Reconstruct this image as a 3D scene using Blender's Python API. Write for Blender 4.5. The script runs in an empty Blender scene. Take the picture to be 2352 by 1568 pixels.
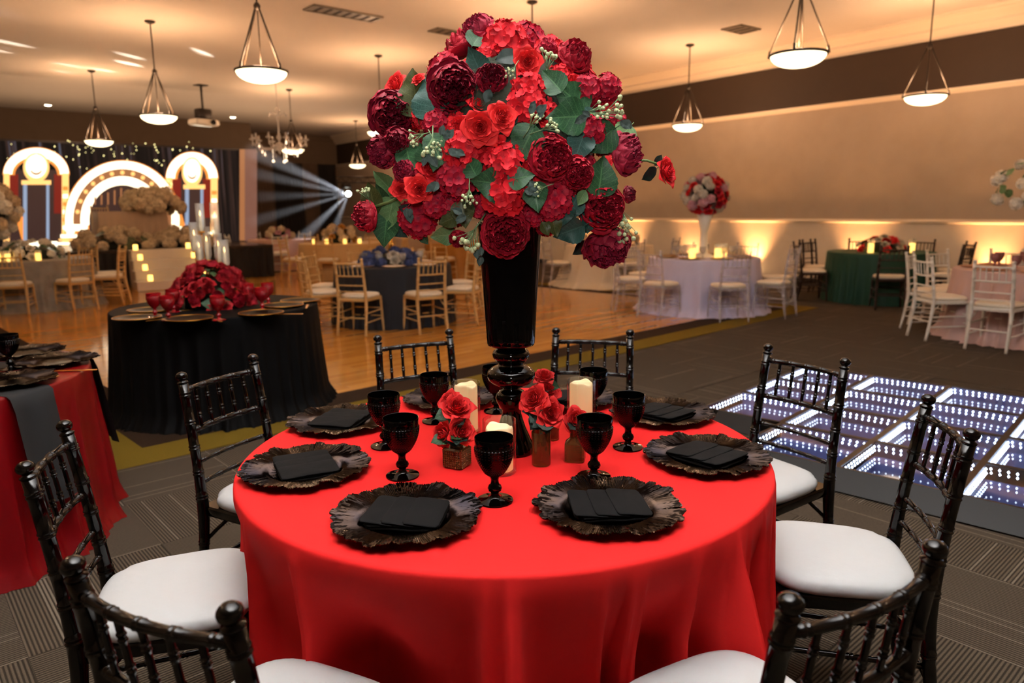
import bpy, math, random
import numpy as np
from mathutils import Vector, Matrix

random.seed(7)
PI = math.pi
scn = bpy.context.scene
col = scn.collection

# ------------------------------------------------------------------ camera
FPX, IW, IH = 1665.0, 2352, 1568           # focal length in pixels of the 2352x1568 photograph
PITCH, ROLL, YAW, CAMZ = math.radians(10.35), math.radians(0.57), math.radians(38.0), 1.475
_f = Vector((math.sin(YAW)*math.cos(PITCH), math.cos(YAW)*math.cos(PITCH), -math.sin(PITCH)))
_r = Vector((math.cos(YAW), -math.sin(YAW), 0))
_u = _r.cross(_f)
CR = _r*math.cos(ROLL) - _u*math.sin(ROLL)
CU = _r*math.sin(ROLL) + _u*math.cos(ROLL)
CF = _f
CAM = Vector((0, 0, CAMZ))
cd = bpy.data.cameras.new('camera')
cd.sensor_width = 36.0
cd.lens = FPX*36.0/IW
cd.clip_start, cd.clip_end = 0.05, 100
cd.dof.use_dof = True
cd.dof.focus_distance = 1.95
cd.dof.aperture_fstop = 3.2
cam = bpy.data.objects.new('camera', cd)
col.objects.link(cam)
m = Matrix((CR, CU, -CF)).transposed().to_4x4()
m.translation = CAM
cam.matrix_world = m
scn.camera = cam

def ray(x, y):
    return (CR*((x-IW/2)/FPX) - CU*((y-IH/2)/FPX) + CF)
def atz(x, y, z):
    v = ray(x, y); return CAM + v*((z-CAMZ)/v.z)
def atX(x, y, X):
    v = ray(x, y); return CAM + v*(X/v.x)
def atY(x, y, Y):
    v = ray(x, y); return CAM + v*(Y/v.y)
def atD(x, y, d):                          # d = depth along the viewing axis
    return CAM + ray(x, y)*d
def proj(P):
    d = Vector(P)-CAM; z = d.dot(CF)
    return (IW/2+FPX*d.dot(CR)/z, IH/2-FPX*d.dot(CU)/z, z)

# ------------------------------------------------------------------ world, exposure
w = bpy.data.worlds.new('world'); scn.world = w; w.use_nodes = True
w.node_tree.nodes['Background'].inputs[0].default_value = (1, 0.8, 0.6, 1)
w.node_tree.nodes['Background'].inputs[1].default_value = 0.02
scn.view_settings.view_transform = 'Standard'
scn.view_settings.look = 'None'
scn.view_settings.exposure = 0.0
scn.view_settings.gamma = 1.0
scn.view_settings.use_curve_mapping = False
scn.cycles.caustics_reflective = False
scn.cycles.caustics_refractive = False
scn.cycles.max_bounces = 7
scn.cycles.diffuse_bounces = 3
scn.cycles.glossy_bounces = 4
scn.cycles.transmission_bounces = 6
scn.cycles.transparent_max_bounces = 16
scn.cycles.sample_clamp_indirect = 60.0

def light(name, kind, loc, power, colr=(1, 1, 1), radius=0.05, aim=None, angle=60, blend=0.5, parent=None):
    l = bpy.data.lights.new(name, kind)
    l.energy = power; l.color = colr
    if kind in ('POINT', 'SPOT'): l.shadow_soft_size = radius
    if kind == 'SPOT': l.spot_size = math.radians(angle); l.spot_blend = blend
    o = bpy.data.objects.new(name, l); col.objects.link(o)
    o.location = loc
    if aim is not None:
        o.rotation_euler = (Vector(aim)-Vector(loc)).to_track_quat('-Z', 'Y').to_euler()
    return o

WARM = (1.0, 0.62, 0.30)
# the photographer's flash beside the camera, bounced off the ceiling above table and camera
light('bounce_flash', 'SPOT', (-0.25, -0.25, 1.75), 7800, (0.92, 0.98, 1.08), 0.06, aim=(1.0, 1.15, 4.4), angle=84, blend=0.7)
# light spilling forward from the flash's bounce card
light('flash_card', 'SPOT', (-0.12, -0.10, 1.72), 66, (1.0, 0.99, 0.96), 0.12, aim=(1.30, 1.70, 1.72), angle=52, blend=1.0)

# ------------------------------------------------------------------ materials
def lin(c):
    if isinstance(c, str):
        c = c.lstrip('#'); c = [int(c[i:i+2], 16)/255 for i in (0, 2, 4)]
        c = [x/12.92 if x <= 0.04045 else ((x+0.055)/1.055)**2.4 for x in c]
    return (c[0], c[1], c[2], 1.0)
MATS = {}
def mat(name, c=(0.5, 0.5, 0.5), rough=0.5, metal=0.0, emit=None, es=0.0, noise=0, nscale=20, c2=None,
        bump=0, bscale=60, spec=0.5, sheen=0, coat=0, trans=0.0, alpha=1.0, vc=None, island=0.0, ior=1.45):
    """one procedural material; vc = second colour mixed in by the vertex attribute 'vc'"""
    if name in MATS: return MATS[name]
    m = bpy.data.materials.new(name); m.use_nodes = True
    nt = m.node_tree; N = nt.nodes; L = nt.links
    b = N['Principled BSDF']
    b.inputs['Base Color'].default_value = lin(c)
    b.inputs['Roughness'].default_value = rough
    b.inputs['Metallic'].default_value = metal
    b.inputs['Specular IOR Level'].default_value = spec
    b.inputs['IOR'].default_value = ior
    if sheen:
        b.inputs['Sheen Weight'].default_value = sheen
        b.inputs['Sheen Roughness'].default_value = 0.4
        b.inputs['Sheen Tint'].default_value = lin(c)
    if coat:
        b.inputs['Coat Weight'].default_value = coat; b.inputs['Coat Roughness'].default_value = 0.06
    if trans: b.inputs['Transmission Weight'].default_value = trans
    if alpha < 1: b.inputs['Alpha'].default_value = alpha
    if emit is not None:
        b.inputs['Emission Color'].default_value = lin(emit); b.inputs['Emission Strength'].default_value = es
    src = None
    if noise or vc or island:
        tc = N.new('ShaderNodeTexCoord')
        cur = N.new('ShaderNodeRGB'); cur.outputs[0].default_value = lin(c); src = cur.outputs[0]
        def mixin(fac, colr):
            nonlocal src
            mx = N.new('ShaderNodeMix'); mx.data_type = 'RGBA'
            L.new(fac, mx.inputs[0]); L.new(src, mx.inputs[6]); mx.inputs[7].default_value = lin(colr); src = mx.outputs[2]
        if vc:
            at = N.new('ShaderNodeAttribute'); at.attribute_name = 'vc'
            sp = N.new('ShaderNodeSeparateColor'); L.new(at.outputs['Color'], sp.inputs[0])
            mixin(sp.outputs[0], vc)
        if noise:
            nz = N.new('ShaderNodeTexNoise'); nz.inputs['Scale'].default_value = nscale; nz.inputs['Detail'].default_value = 4
            L.new(tc.outputs['Object'], nz.inputs['Vector'])
            mr = N.new('ShaderNodeMapRange'); mr.inputs[1].default_value = 0.35; mr.inputs[2].default_value = 0.7; mr.inputs[4].default_value = noise
            L.new(nz.outputs[0], mr.inputs[0]); mixin(mr.outputs[0], c2 if c2 else (0, 0, 0))
        if island:
            ge = N.new('ShaderNodeNewGeometry')
            hs = N.new('ShaderNodeHueSaturation'); L.new(src, hs.inputs['Color'])
            mr = N.new('ShaderNodeMapRange'); mr.inputs[3].default_value = 1-island; mr.inputs[4].default_value = 1+island
            L.new(ge.outputs['Random Per Island'], mr.inputs[0]); L.new(mr.outputs[0], hs.inputs['Value']); src = hs.outputs[0]
        L.new(src, b.inputs['Base Color'])
    if bump:
        tc2 = N.new('ShaderNodeTexCoord')
        nz = N.new('ShaderNodeTexNoise'); nz.inputs['Scale'].default_value = bscale; nz.inputs['Detail'].default_value = 5
        L.new(tc2.outputs['Object'], nz.inputs['Vector'])
        bp = N.new('ShaderNodeBump'); bp.inputs['Strength'].default_value = bump; bp.inputs['Distance'].default_value = 0.01
        L.new(nz.outputs[0], bp.inputs['Height']); L.new(bp.outputs[0], b.inputs['Normal'])
    MATS[name] = m
    return m

def glassmat(name, tint=(1, 1, 1), refl=0.06, rough=0.02, edge=0.6, dens=0.0):
    """clear thin glass: see-through, reflecting more at grazing angles; tint colours what is seen through"""
    if name in MATS: return MATS[name]
    m = bpy.data.materials.new(name); m.use_nodes = True
    nt = m.node_tree; N = nt.nodes; L = nt.links
    N.remove(N['Principled BSDF'])
    tr = N.new('ShaderNodeBsdfTransparent'); tr.inputs[0].default_value = lin(tint)
    gl = N.new('ShaderNodeBsdfGlossy'); gl.inputs['Roughness'].default_value = rough
    lw = N.new('ShaderNodeLayerWeight'); lw.inputs[0].default_value = 0.5
    pw = N.new('ShaderNodeMath'); pw.operation = 'POWER'; L.new(lw.outputs['Facing'], pw.inputs[0]); pw.inputs[1].default_value = 4.0
    ad = N.new('ShaderNodeMath'); ad.operation = 'MULTIPLY_ADD'; L.new(pw.outputs[0], ad.inputs[0]); ad.inputs[1].default_value = edge; ad.inputs[2].default_value = refl
    mx = N.new('ShaderNodeMixShader'); L.new(ad.outputs[0], mx.inputs[0]); L.new(tr.outputs[0], mx.inputs[1]); L.new(gl.outputs[0], mx.inputs[2])
    out = mx
    if dens:
        df = N.new('ShaderNodeBsdfDiffuse'); df.inputs[0].default_value = lin(tint)
        m2 = N.new('ShaderNodeMixShader'); m2.inputs[0].default_value = dens
        L.new(mx.outputs[0], m2.inputs[1]); L.new(df.outputs[0], m2.inputs[2]); out = m2
    L.new(out.outputs[0], N['Material Output'].inputs[0])
    MATS[name] = m
    return m

# ------------------------------------------------------------------ mesh building
class MB:
    def __init__(self): self.v = []; self.f = []; self.c = []; self.mi = []
    def add(self, vs, fs, M=None, vc=None, mi=0):
        o = len(self.v)
        for q in vs:
            q = Vector(q)
            self.v.append(M @ q if M is not None else q)
        self.f += [tuple(i+o for i in f) for f in fs]
        self.mi += [mi]*len(fs)
        self.c += (vc if vc is not None else [(0, 0, 0)]*len(vs))
    def box(self, a, b, M=None, mi=0):
        x0, y0, z0 = a; x1, y1, z1 = b
        vs = [(x0, y0, z0), (x1, y0, z0), (x1, y1, z0), (x0, y1, z0), (x0, y0, z1), (x1, y0, z1), (x1, y1, z1), (x0, y1, z1)]
        self.add(vs, [(0, 3, 2, 1), (4, 5, 6, 7), (0, 1, 5, 4), (1, 2, 6, 5), (2, 3, 7, 6), (3, 0, 4, 7)], M, mi=mi)
    def bbox(self, a, b, r=0.004, M=None):       # box with chamfered edges
        x0, y0, z0 = a; x1, y1, z1 = b
        def ring(x0, y0, x1, y1, z, r):
            return [(x0+r, y0, z), (x1-r, y0, z), (x1, y0+r, z), (x1, y1-r, z), (x1-r, y1, z), (x0+r, y1, z), (x0, y1-r, z), (x0, y0+r, z)]
        vs = ring(x0+r, y0+r, x1-r, y1-r, z0, r) + ring(x0, y0, x1, y1, z0+r, r) + ring(x0, y0, x1, y1, z1-r, r) + ring(x0+r, y0+r, x1-r, y1-r, z1, r)
        fs = [tuple(range(7, -1, -1)), tuple(range(24, 32))]
        for k in range(3):
            for i in range(8): fs.append((k*8+i, k*8+(i+1) % 8, k*8+8+(i+1) % 8, k*8+8+i))
        self.add(vs, fs, M)
    def lathe(self, prof, seg=32, M=None, cap0=True, cap1=True, rfun=None, mi=0, vcf=None):
        vs = []; fs = []; n = len(prof); cs = []
        for k, (r, z) in enumerate(prof):
            for i in range(seg):
                a = 2*PI*i/seg
                rr = r if rfun is None else rfun(r, z, a, k)
                vs.append((rr*math.cos(a), rr*math.sin(a), z))
                cs.append(vcf(k) if vcf else (0, 0, 0))
        for k in range(n-1):
            for i in range(seg):
                j = (i+1) % seg
                fs.append((k*seg+i, k*seg+j, (k+1)*seg+j, (k+1)*seg+i))
        if cap0: fs.append(tuple(range(seg-1, -1, -1)))
        if cap1: fs.append(tuple(range((n-1)*seg, n*seg)))
        self.add(vs, fs, M, cs, mi=mi)
    def tube(self, pts, rad, seg=8, M=None, caps=True, closed=False):
        pts = [Vector(p) for p in pts]; n = len(pts)
        if not hasattr(rad, '__len__'): rad = [rad]*n
        t = [(pts[(i+1) % n]-pts[i-1]) if closed else (pts[min(i+1, n-1)]-pts[max(i-1, 0)]) for i in range(n)]
        t = [x.normalized() if x.length > 1e-9 else Vector((0, 0, 1)) for x in t]
        up = Vector((0, 0, 1)) if abs(t[0].z) < 0.9 else Vector((1, 0, 0))
        a = t[0].cross(up).normalized(); vs = []; fs = []
        for i in range(n):
            a = (a - t[i]*a.dot(t[i]));  a = a.normalized() if a.length > 1e-6 else t[i].orthogonal().normalized()
            b = t[i].cross(a)
            for k in range(seg):
                an = 2*PI*k/seg
                vs.append(pts[i] + (a*math.cos(an)+b*math.sin(an))*rad[i])
        for i in range(n if closed else n-1):
            i2 = (i+1) % n
            for k in range(seg):
                j = (k+1) % seg
                fs.append((i*seg+k, i*seg+j, i2*seg+j, i2*seg+k))
        if caps and not closed:
            fs.append(tuple(range(seg-1, -1, -1))); fs.append(tuple(range((n-1)*seg, n*seg)))
        self.add(vs, fs, M)
    def sphere(self, c, r, seg=12, rings=8, M=None, sz=1.0):
        prof = [(max(1e-5, r*math.sin(PI*k/rings)), -r*sz*math.cos(PI*k/rings)) for k in range(rings+1)]
        T = Matrix.Translation(Vector(c))
        self.lathe(prof, seg, (M @ T) if M is not None else T, False, False)
    def disc(self, c, r, seg=24, M=None):
        c = Vector(c); self.add([c+Vector((r*math.cos(2*PI*i/seg), r*math.sin(2*PI*i/seg), 0)) for i in range(seg)], [tuple(range(seg))], M)
    def poly(self, pts, thick=None, M=None):
        n = len(pts)
        if thick is None: self.add(pts, [tuple(range(n))], M); return
        d = Vector(thick); vs = [Vector(p) for p in pts]+[Vector(p)+d for p in pts]
        fs = [tuple(range(n-1, -1, -1)), tuple(range(n, 2*n))]+[(i, (i+1) % n, n+(i+1) % n, n+i) for i in range(n)]
        self.add(vs, fs, M)
    def mesh(self, name, smooth=True, vc=False):
        me = bpy.data.meshes.new(name)
        me.from_pydata([tuple(q) for q in self.v], [], self.f)
        me.polygons.foreach_set('use_smooth', [smooth]*len(me.polygons))
        if any(self.mi): me.polygons.foreach_set('material_index', self.mi)
        if vc:
            a = me.color_attributes.new('vc', 'FLOAT_COLOR', 'POINT')
            arr = np.ones((len(self.c), 4), dtype=np.float32); arr[:, :3] = np.array(self.c, dtype=np.float32)
            a.data.foreach_set('color', arr.ravel())
        me.update(); return me

def sharp(me, ang=40):
    me.set_sharp_from_angle(angle=math.radians(ang)); return me
def obj(name, me, material=None, parent=None, loc=None, rot=None, scale=None, kind=None, label=None):
    """link a mesh (or an MB) as ONE object; the material sits on the object so meshes can be shared"""
    if isinstance(me, MB): me = me.mesh(name)
    o = bpy.data.objects.new(name, me); col.objects.link(o)
    if material is not None:
        ms = material if isinstance(material, (list, tuple)) else [material]
        while len(me.materials) < len(ms): me.materials.append(ms[len(me.materials)])
        for i, q in enumerate(ms):
            if me.materials[i] is not q:
                o.material_slots[i].link = 'OBJECT'; o.material_slots[i].material = q
    if parent is not None: o.parent = parent
    if loc is not None: o.location = loc
    if rot is not None: o.rotation_euler = rot
    if scale is not None: o.scale = scale if hasattr(scale, '__len__') else (scale,)*3
    if kind: o['kind'] = kind
    if label: o['label'] = label
    return o
def tag(o, label, cat, group=None):
    o['label'] = label; o['category'] = cat
    if group: o['group'] = group
    return o
def thing(name, label, cat, loc=(0, 0, 0), rotz=0.0, group=None):
    o = bpy.data.objects.new(name, None); col.objects.link(o)
    o.empty_display_size = 0.1; o.location = loc; o.rotation_euler = (0, 0, rotz)
    return tag(o, label, cat, group)
def struct(name, mb, m, parent=None, smooth=False):
    me = mb.mesh(name, smooth) if isinstance(mb, MB) else mb
    o = obj(name, me, m, parent); o['kind'] = 'structure'; return o
def rotm(axis_z, roll=0.0):                  # rotation taking +Z to axis_z
    q = Vector(axis_z).normalized().to_track_quat('Z', 'Y')
    return q.to_matrix().to_4x4() @ Matrix.Rotation(roll, 4, 'Z')
# ================================================================== the room
XW, XL, YF, YB, YS, ZC = 13.02, -7.0, -6.0, 28.0, 25.3, 4.40
# floor pattern frame: the border bands run about six degrees off the walls
FA = math.radians(5.9)
FE1 = Vector((math.cos(FA), math.sin(FA), 0)); FE2 = Vector((-math.sin(FA), math.cos(FA), 0)); FO = Vector((0.57, 4.585, 0))
def fl(a, b, z=0.0): return FO + FE1*a + FE2*b + Vector((0, 0, z))
# LED dance floor frame
LA = math.radians(8.6)
LU = Vector((math.cos(LA), math.sin(LA), 0)); LV = Vector((math.sin(LA), -math.cos(LA), 0)); LP = Vector((3.50, 2.985, 0))
LT, LTV, LN = 0.605, 0.567, 4
def lp(a, b, z=0.0): return LP + LU*a + LV*b + Vector((0, 0, z))

def carpet_mat(name, big):
    m = bpy.data.materials.new(name); m.use_nodes = True
    nt = m.node_tree; N = nt.nodes; L = nt.links; b = N['Principled BSDF']
    tc = N.new('ShaderNodeTexCoord')
    sx = N.new('ShaderNodeSeparateXYZ'); L.new(tc.outputs['Object'], sx.inputs[0])
    def math_(op, a, bb=None, v=None):
        n = N.new('ShaderNodeMath'); n.operation = op
        if hasattr(a, 'is_linked'): L.new(a, n.inputs[0])
        else: n.inputs[0].default_value = a
        if bb is not None:
            if hasattr(bb, 'is_linked'): L.new(bb, n.inputs[1])
            else: n.inputs[1].default_value = bb
        return n.outputs[0]
    x = sx.outputs[0]
    if big:   # far carpet: quarter-turned tiles from a checker
        rot = N.new('ShaderNodeMapping'); rot.inputs['Rotation'].default_value = (0, 0, -math.radians(3.5)); L.new(tc.outputs['Object'], rot.inputs[0])
        sx = N.new('ShaderNodeSeparateXYZ'); L.new(rot.outputs[0], sx.inputs[0])
        ck = N.new('ShaderNodeTexChecker'); ck.inputs['Scale'].default_value = 1/0.6; L.new(rot.outputs[0], ck.inputs[0])
        mx = N.new('ShaderNodeMix'); L.new(ck.outputs[1], mx.inputs[0]); L.new(sx.outputs[0], mx.inputs[2]); L.new(sx.outputs[1], mx.inputs[3]); x = mx.outputs[0]
    rib = math_('SINE', math_('MULTIPLY', x, 2*PI/0.0135))
    # occasional pale yarn lines: random value per rib
    oi = N.new('ShaderNodeObjectInfo')
    cell = math_('FLOOR', math_('MULTIPLY', x, 1/0.0135))
    wn = N.new('ShaderNodeTexWhiteNoise'); wn.noise_dimensions = '2D'
    cb = N.new('ShaderNodeCombineXYZ'); L.new(cell, cb.inputs[0]); L.new(oi.outputs['Random'], cb.inputs[1]); L.new(cb.outputs[0], wn.inputs[0])
    line = math_('GREATER_THAN', wn.outputs[0], 0.94)
    nz = N.new('ShaderNodeTexNoise'); nz.inputs['Scale'].default_value = 260; nz.inputs['Detail'].default_value = 3; L.new(tc.outputs['Object'], nz.inputs['Vector'])
    nz2 = N.new('ShaderNodeTexNoise'); nz2.inputs['Scale'].default_value = 3.0; L.new(tc.outputs['Object'], nz2.inputs['Vector'])
    # colour
    c1 = N.new('ShaderNodeMix'); c1.data_type = 'RGBA'; c1.inputs[6].default_value = (0.031, 0.024, 0.017, 1); c1.inputs[7].default_value = (0.106, 0.081, 0.057, 1)
    mr = N.new('ShaderNodeMapRange'); mr.inputs[1].default_value = -0.7; mr.inputs[2].default_value = 0.5; L.new(rib, mr.inputs[0])
    L.new(mr.outputs[0], c1.inputs[0])
    c2 = N.new('ShaderNodeMix'); c2.data_type = 'RGBA'; c2.inputs[7].default_value = (0.20, 0.165, 0.125, 1)
    L.new(math_('MULTIPLY', line, math_('MULTIPLY', mr.outputs[0], 0.75)), c2.inputs[0]); L.new(c1.outputs[2], c2.inputs[6])
    c3 = N.new('ShaderNodeMix'); c3.data_type = 'RGBA'; c3.blend_type = 'MULTIPLY'; c3.inputs[0].default_value = 0.55
    gr = N.new('ShaderNodeMapRange'); gr.inputs[1].default_value = 0.3; gr.inputs[2].default_value = 0.7; gr.inputs[3].default_value = 0.55; gr.inputs[4].default_value = 1.3; L.new(nz.outputs[0], gr.inputs[0])
    L.new(c2.outputs[2], c3.inputs[6]); L.new(gr.outputs[0], c3.inputs[7])
    L.new(c3.outputs[2], b.inputs['Base Color']); b.inputs['Roughness'].default_value = 0.95; b.inputs['Specular IOR Level'].default_value = 0.1
    ht = math_('ADD', rib, math_('MULTIPLY', nz.outputs[0], 1.2))
    bp = N.new('ShaderNodeBump'); bp.inputs['Strength'].default_value = 0.55; bp.inputs['Distance'].default_value = 0.003
    L.new(ht, bp.inputs['Height']); L.new(bp.outputs[0], b.inputs['Normal'])
    return m
M_CARPET_FAR = carpet_mat('carpet_field', True)
M_CARPET = carpet_mat('carpet_tile', False)
M_YELLOW = mat('carpet_olive', '#75601f', 0.95, noise=0.5, nscale=180, c2='#4d3a10', bump=0.5, bscale=300, spec=0.1)
M_DARKC = mat('carpet_dark', '#3a2a1f', 0.95, noise=0.6, nscale=180, c2='#1d140e', bump=0.5, bscale=300, spec=0.1)

# --- floor with an opening under the LED platform
mb = MB()
o4 = [(XL, YF, -0.006), (XW, YF, -0.006), (XW, YB, -0.006), (XL, YB, -0.006)]
e = 0.02
i4 = [lp(e, LTV*LN-e, -0.006), lp(LT*LN-e, LTV*LN-e, -0.006), lp(LT*LN-e, e, -0.006), lp(e, e, -0.006)]
mb.add(o4+i4, [(0, 1, 5, 4), (1, 2, 6, 5), (2, 3, 7, 6), (3, 0, 4, 7)])
floor = struct('floor', mb, M_CARPET_FAR)

# --- hardwood dance floor and its carpet border bands
def wood_mat():
    m = bpy.data.materials.new('hardwood'); m.use_nodes = True
    nt = m.node_tree; N = nt.nodes; L = nt.links; b = N['Principled BSDF']
    tc = N.new('ShaderNodeTexCoord')
    mp = N.new('ShaderNodeMapping'); mp.inputs['Rotation'].default_value = (0, 0, -FA); L.new(tc.outputs['Object'], mp.inputs[0])
    br = N.new('ShaderNodeTexBrick'); br.inputs['Scale'].default_value = 1.0
    br.inputs['Brick Width'].default_value = 0.9; br.inputs['Row Height'].default_value = 0.075; br.inputs['Mortar Size'].default_value = 0.0012
    br.inputs['Color1'].default_value = lin('#c4873a'); br.inputs['Color2'].default_value = lin('#ad722b'); br.inputs['Mortar'].default_value = lin('#4a260a')
    L.new(mp.outputs[0], br.inputs['Vector'])
    mp2 = N.new('ShaderNodeMapping'); mp2.inputs['Scale'].default_value = (1.5, 25, 1); L.new(mp.outputs[0], mp2.inputs[0])
    nz = N.new('ShaderNodeTexNoise'); nz.inputs['Scale'].default_value = 3; nz.inputs['Detail'].default_value = 5; L.new(mp2.outputs[0], nz.inputs['Vector'])
    mx = N.new('ShaderNodeMix'); mx.data_type = 'RGBA'; mx.blend_type = 'MULTIPLY'; mx.inputs[0].default_value = 0.3
    L.new(br.outputs[0], mx.inputs[6]); L.new(nz.outputs[0], mx.inputs[7])
    mul = N.new('ShaderNodeMix'); mul.data_type = 'RGBA'; mul.blend_type = 'MULTIPLY'; mul.inputs[0].default_value = 1; mul.inputs[7].default_value = (1.3, 1.3, 1.3, 1)
    L.new(mx.outputs[2], mul.inputs[6]); L.new(mul.outputs[2], b.inputs['Base Color'])
    b.inputs['Roughness'].default_value = 0.12; b.inputs['Specular IOR Level'].default_value = 0.6
    return m
M_WOOD = wood_mat()
WA, WB = 9.6, 13.0          # outer size of the bordered rectangle
def slab(mb, a0, b0, a1, b1, z0=-0.006, z1=0.0):
    p = [fl(a0, b0, z0), fl(a1, b0, z0), fl(a1, b1, z0), fl(a0, b1, z0)]
    mb.poly(p, (0, 0, z1-z0))
mb = MB(); slab(mb, 0.66, 0.66, WA-0.66, WB-0.66)
struct('trim_1', mb, M_WOOD, floor).name = 'dance_floor'
for nm, d0, d1, mm in (('border_band', 0.0, 0.33, M_YELLOW), ('border_band', 0.33, 0.66, M_DARKC)):
    for (a0, b0, a1, b1) in ((d0, d0, WA-d0, d1), (d0, WB-d1, WA-d0, WB-d0), (d0, d1, d1, WB-d1), (WA-d1, d1, WA-d0, WB-d1)):
        mb = MB(); slab(mb, a0, b0, a1, b1); struct(nm, mb, mm, floor)

# --- carpet tiles laid quarter-turned; the ones near the camera are pieces of their own
TA = math.radians(3.5); TE1 = Vector((math.cos(TA), math.sin(TA), 0)); TE2 = Vector((-math.sin(TA), math.cos(TA), 0))
TO = Vector((0.035, 3.36, 0)); TS = 0.597
cand = []
for i in range(-12, 22):
    for j in range(-14, 12):
        c = TO + TE1*((i+0.5)*TS) + TE2*((j-0.5)*TS)
        ok = True
        for dx in (-0.5, 0.5):
            for dy in (-0.5, 0.5):
                q = c + TE1*dx*TS + TE2*dy*TS
                r_ = q-FO; a, b_ = r_.dot(FE1), r_.dot(FE2)
                if 0 < a < WA and b_ > -0.005: ok = False
                r_ = q-LP; a, b_ = r_.dot(LU), r_.dot(LV)
                if -0.02 < a < LT*LN+0.02 and -0.02 < b_ < LTV*LN+0.02: ok = False
                if q.x > XW-0.05: ok = False
        px, py, dz = proj(c)
        if ok and dz > 0.4 and -300 < px < IW+300 and py < IH+500:
            cand.append((dz, i, j, c))
cand.sort(key=lambda t: t[0])
mt = MB(); h = TS/2-0.0006; mt.box((-h, -h, -0.006), (h, h, 0.0)); mt = mt.mesh('carpet_tile', False)
for dz, i, j, c in cand[:290]:
    obj('carpet_tile', mt, M_CARPET, floor, loc=c, rot=(0, 0, TA + (PI/2 if (i+j) % 2 else 0)))

mb = MB(); mb.poly([lp(0, 0, -.006), lp(0, LTV, -.006), lp(LT, LTV, -.006), lp(LT, 0, -.006)], (0, 0, .005)); struct('carpet_patch', mb, M_CARPET_FAR, floor)
# --- walls
M_CREAM = mat('wainscot_cream', '#d8c9b4', 0.55, noise=0.15, nscale=6, c2='#b7a58e')
M_TAN = mat('wall_tan', '#b3a18d', 0.7, noise=0.2, nscale=3, c2='#97846f', bump=0.05, bscale=120)
M_BROWN = mat('wall_dark_brown', '#3b2c1f', 0.7, noise=0.2, nscale=4, c2='#2f2318')
M_STAGEWALL = mat('wall_stage_brown', '#6d5a48', 0.75, noise=0.2, nscale=3, c2='#57462f')
M_TRIM = mat('trim_cream', '#dccdb8', 0.45)
M_BASE = mat('baseboard_dark', '#22170f', 0.5)
M_CEIL = mat('ceiling_paint', '#cfc6bb', 0.9, noise=0.12, nscale=2.5, c2='#bfb5a8')
mb = MB()
for z0, z1, k in ((0, 1.17, 1), (1.17, 3.30, 0), (3.30, 4.10, 2), (4.10, ZC, 1)):
    mb.box((XW, YF, z0), (XW+0.15, YB, z1), mi=k)
struct('wall_right', mb, [M_TAN, M_CREAM, M_BROWN])
def profile_run(name, prof, x, y0, y1, m, side='x'):
    """extrude a moulding profile [(out, z)] along the right wall (side x) or along a wall in y (side y)"""
    mb = MB(); n = len(prof)
    if side == 'x': vs = [(x-o, y0, z) for o, z in prof]+[(x-o, y1, z) for o, z in prof]
    else: vs = [(y0, x-o, z) for o, z in prof]+[(y1, x-o, z) for o, z in prof]
    fs = [(i, i+1, n+i+1, n+i) for i in range(n-1)]+[tuple(range(n)), tuple(range(2*n-1, n-1, -1))]
    mb.add(vs, fs); return struct(name, mb, m)
rail = [(0, 1.165), (0.025, 1.17), (0.05, 1.185), (0.055, 1.20), (0.05, 1.21), (0.028, 1.222), (0.02, 1.235), (0, 1.24)]
profile_run('trim_2', rail, XW, YF, YB, M_TRIM)
pic = [(0, 3.22), (0.02, 3.225), (0.03, 3.25), (0.07, 3.275), (0.075, 3.30), (0, 3.305)]
profile_run('trim_3', pic, XW, YF, YB, M_TRIM)
crown = [(0, 4.08), (0.03, 4.085), (0.04, 4.12), (0.10, 4.18), (0.12, 4.20), (0.125, 4.24), (0.24, 4.32), (0.26, 4.34), (0.30, 4.36), (0.31, ZC), (0, ZC)]
profile_run('trim_4', crown, XW, YF, YB, M_TRIM)
profile_run('baseboard_right', [(0, 0), (0.02, 0), (0.02, 0.09), (0.012, 0.11), (0, 0.115)], XW, YF, YB, M_BASE)
mb = MB(); mb.box((8.7, YB, 0), (XW+0.15, YB+0.15, ZC)); struct('wall_back', mb, M_STAGEWALL)
mb = MB(); mb.box((XL, YS, 0), (8.7, YB+0.15, ZC)); struct('wall_stage', mb, M_STAGEWALL)
mb = MB(); mb.box((XL-0.15, YF, 0), (XL, YB, ZC)); struct('wall_left', mb, M_TAN)
mb = MB(); mb.box((XL, YF-0.15, 0), (XW, YF, ZC)); struct('wall_front', mb, M_TAN)
mb = MB(); mb.box((XL, YF, ZC), (XW, YB, ZC+0.12)); struct('ceiling', mb, M_CEIL)
profile_run('trim_5', [(0, 4.2), (0.03, 4.22), (0.05, 4.3), (0.12, ZC), (0, ZC)], YB, 8.7, XW, M_STAGEWALL, 'y')

# drapes on the far wall beside the stage
M_DRAPE = mat('drape_taupe', '#7a6350', 0.8); M_DRAPED = mat('drape_dark', '#2b2522', 0.8)
def drape(x0, x1, y, z0, z1, m, label, amp=0.06, n=9):
    mb = MB(); nu = 72; vs = []; fs = []
    for k in range(13):
        t = k/12
        for i in range(nu+1):
            u = i/nu
            yy = y - amp*(1.1+math.sin(u*n*2*PI + 0.5*math.sin(3*t)))*(0.6+0.4*t)
            vs.append((x0+(x1-x0)*u + 0.02*math.sin(5*t+u*9), yy, z1+(z0-z1)*t))
    for k in range(12):
        for i in range(nu):
            a = k*(nu+1)+i; fs.append((a, a+1, a+nu+2, a+nu+1))
    mb.add(vs, fs)
    return tag(obj('drape', mb, m), label, 'curtain', 'curtains on the far wall')
drape(9.3, 10.3, YB-0.02, 0.02, 3.3, M_DRAPE, 'taupe curtain hanging on the far wall just right of the stage screen')
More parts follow.
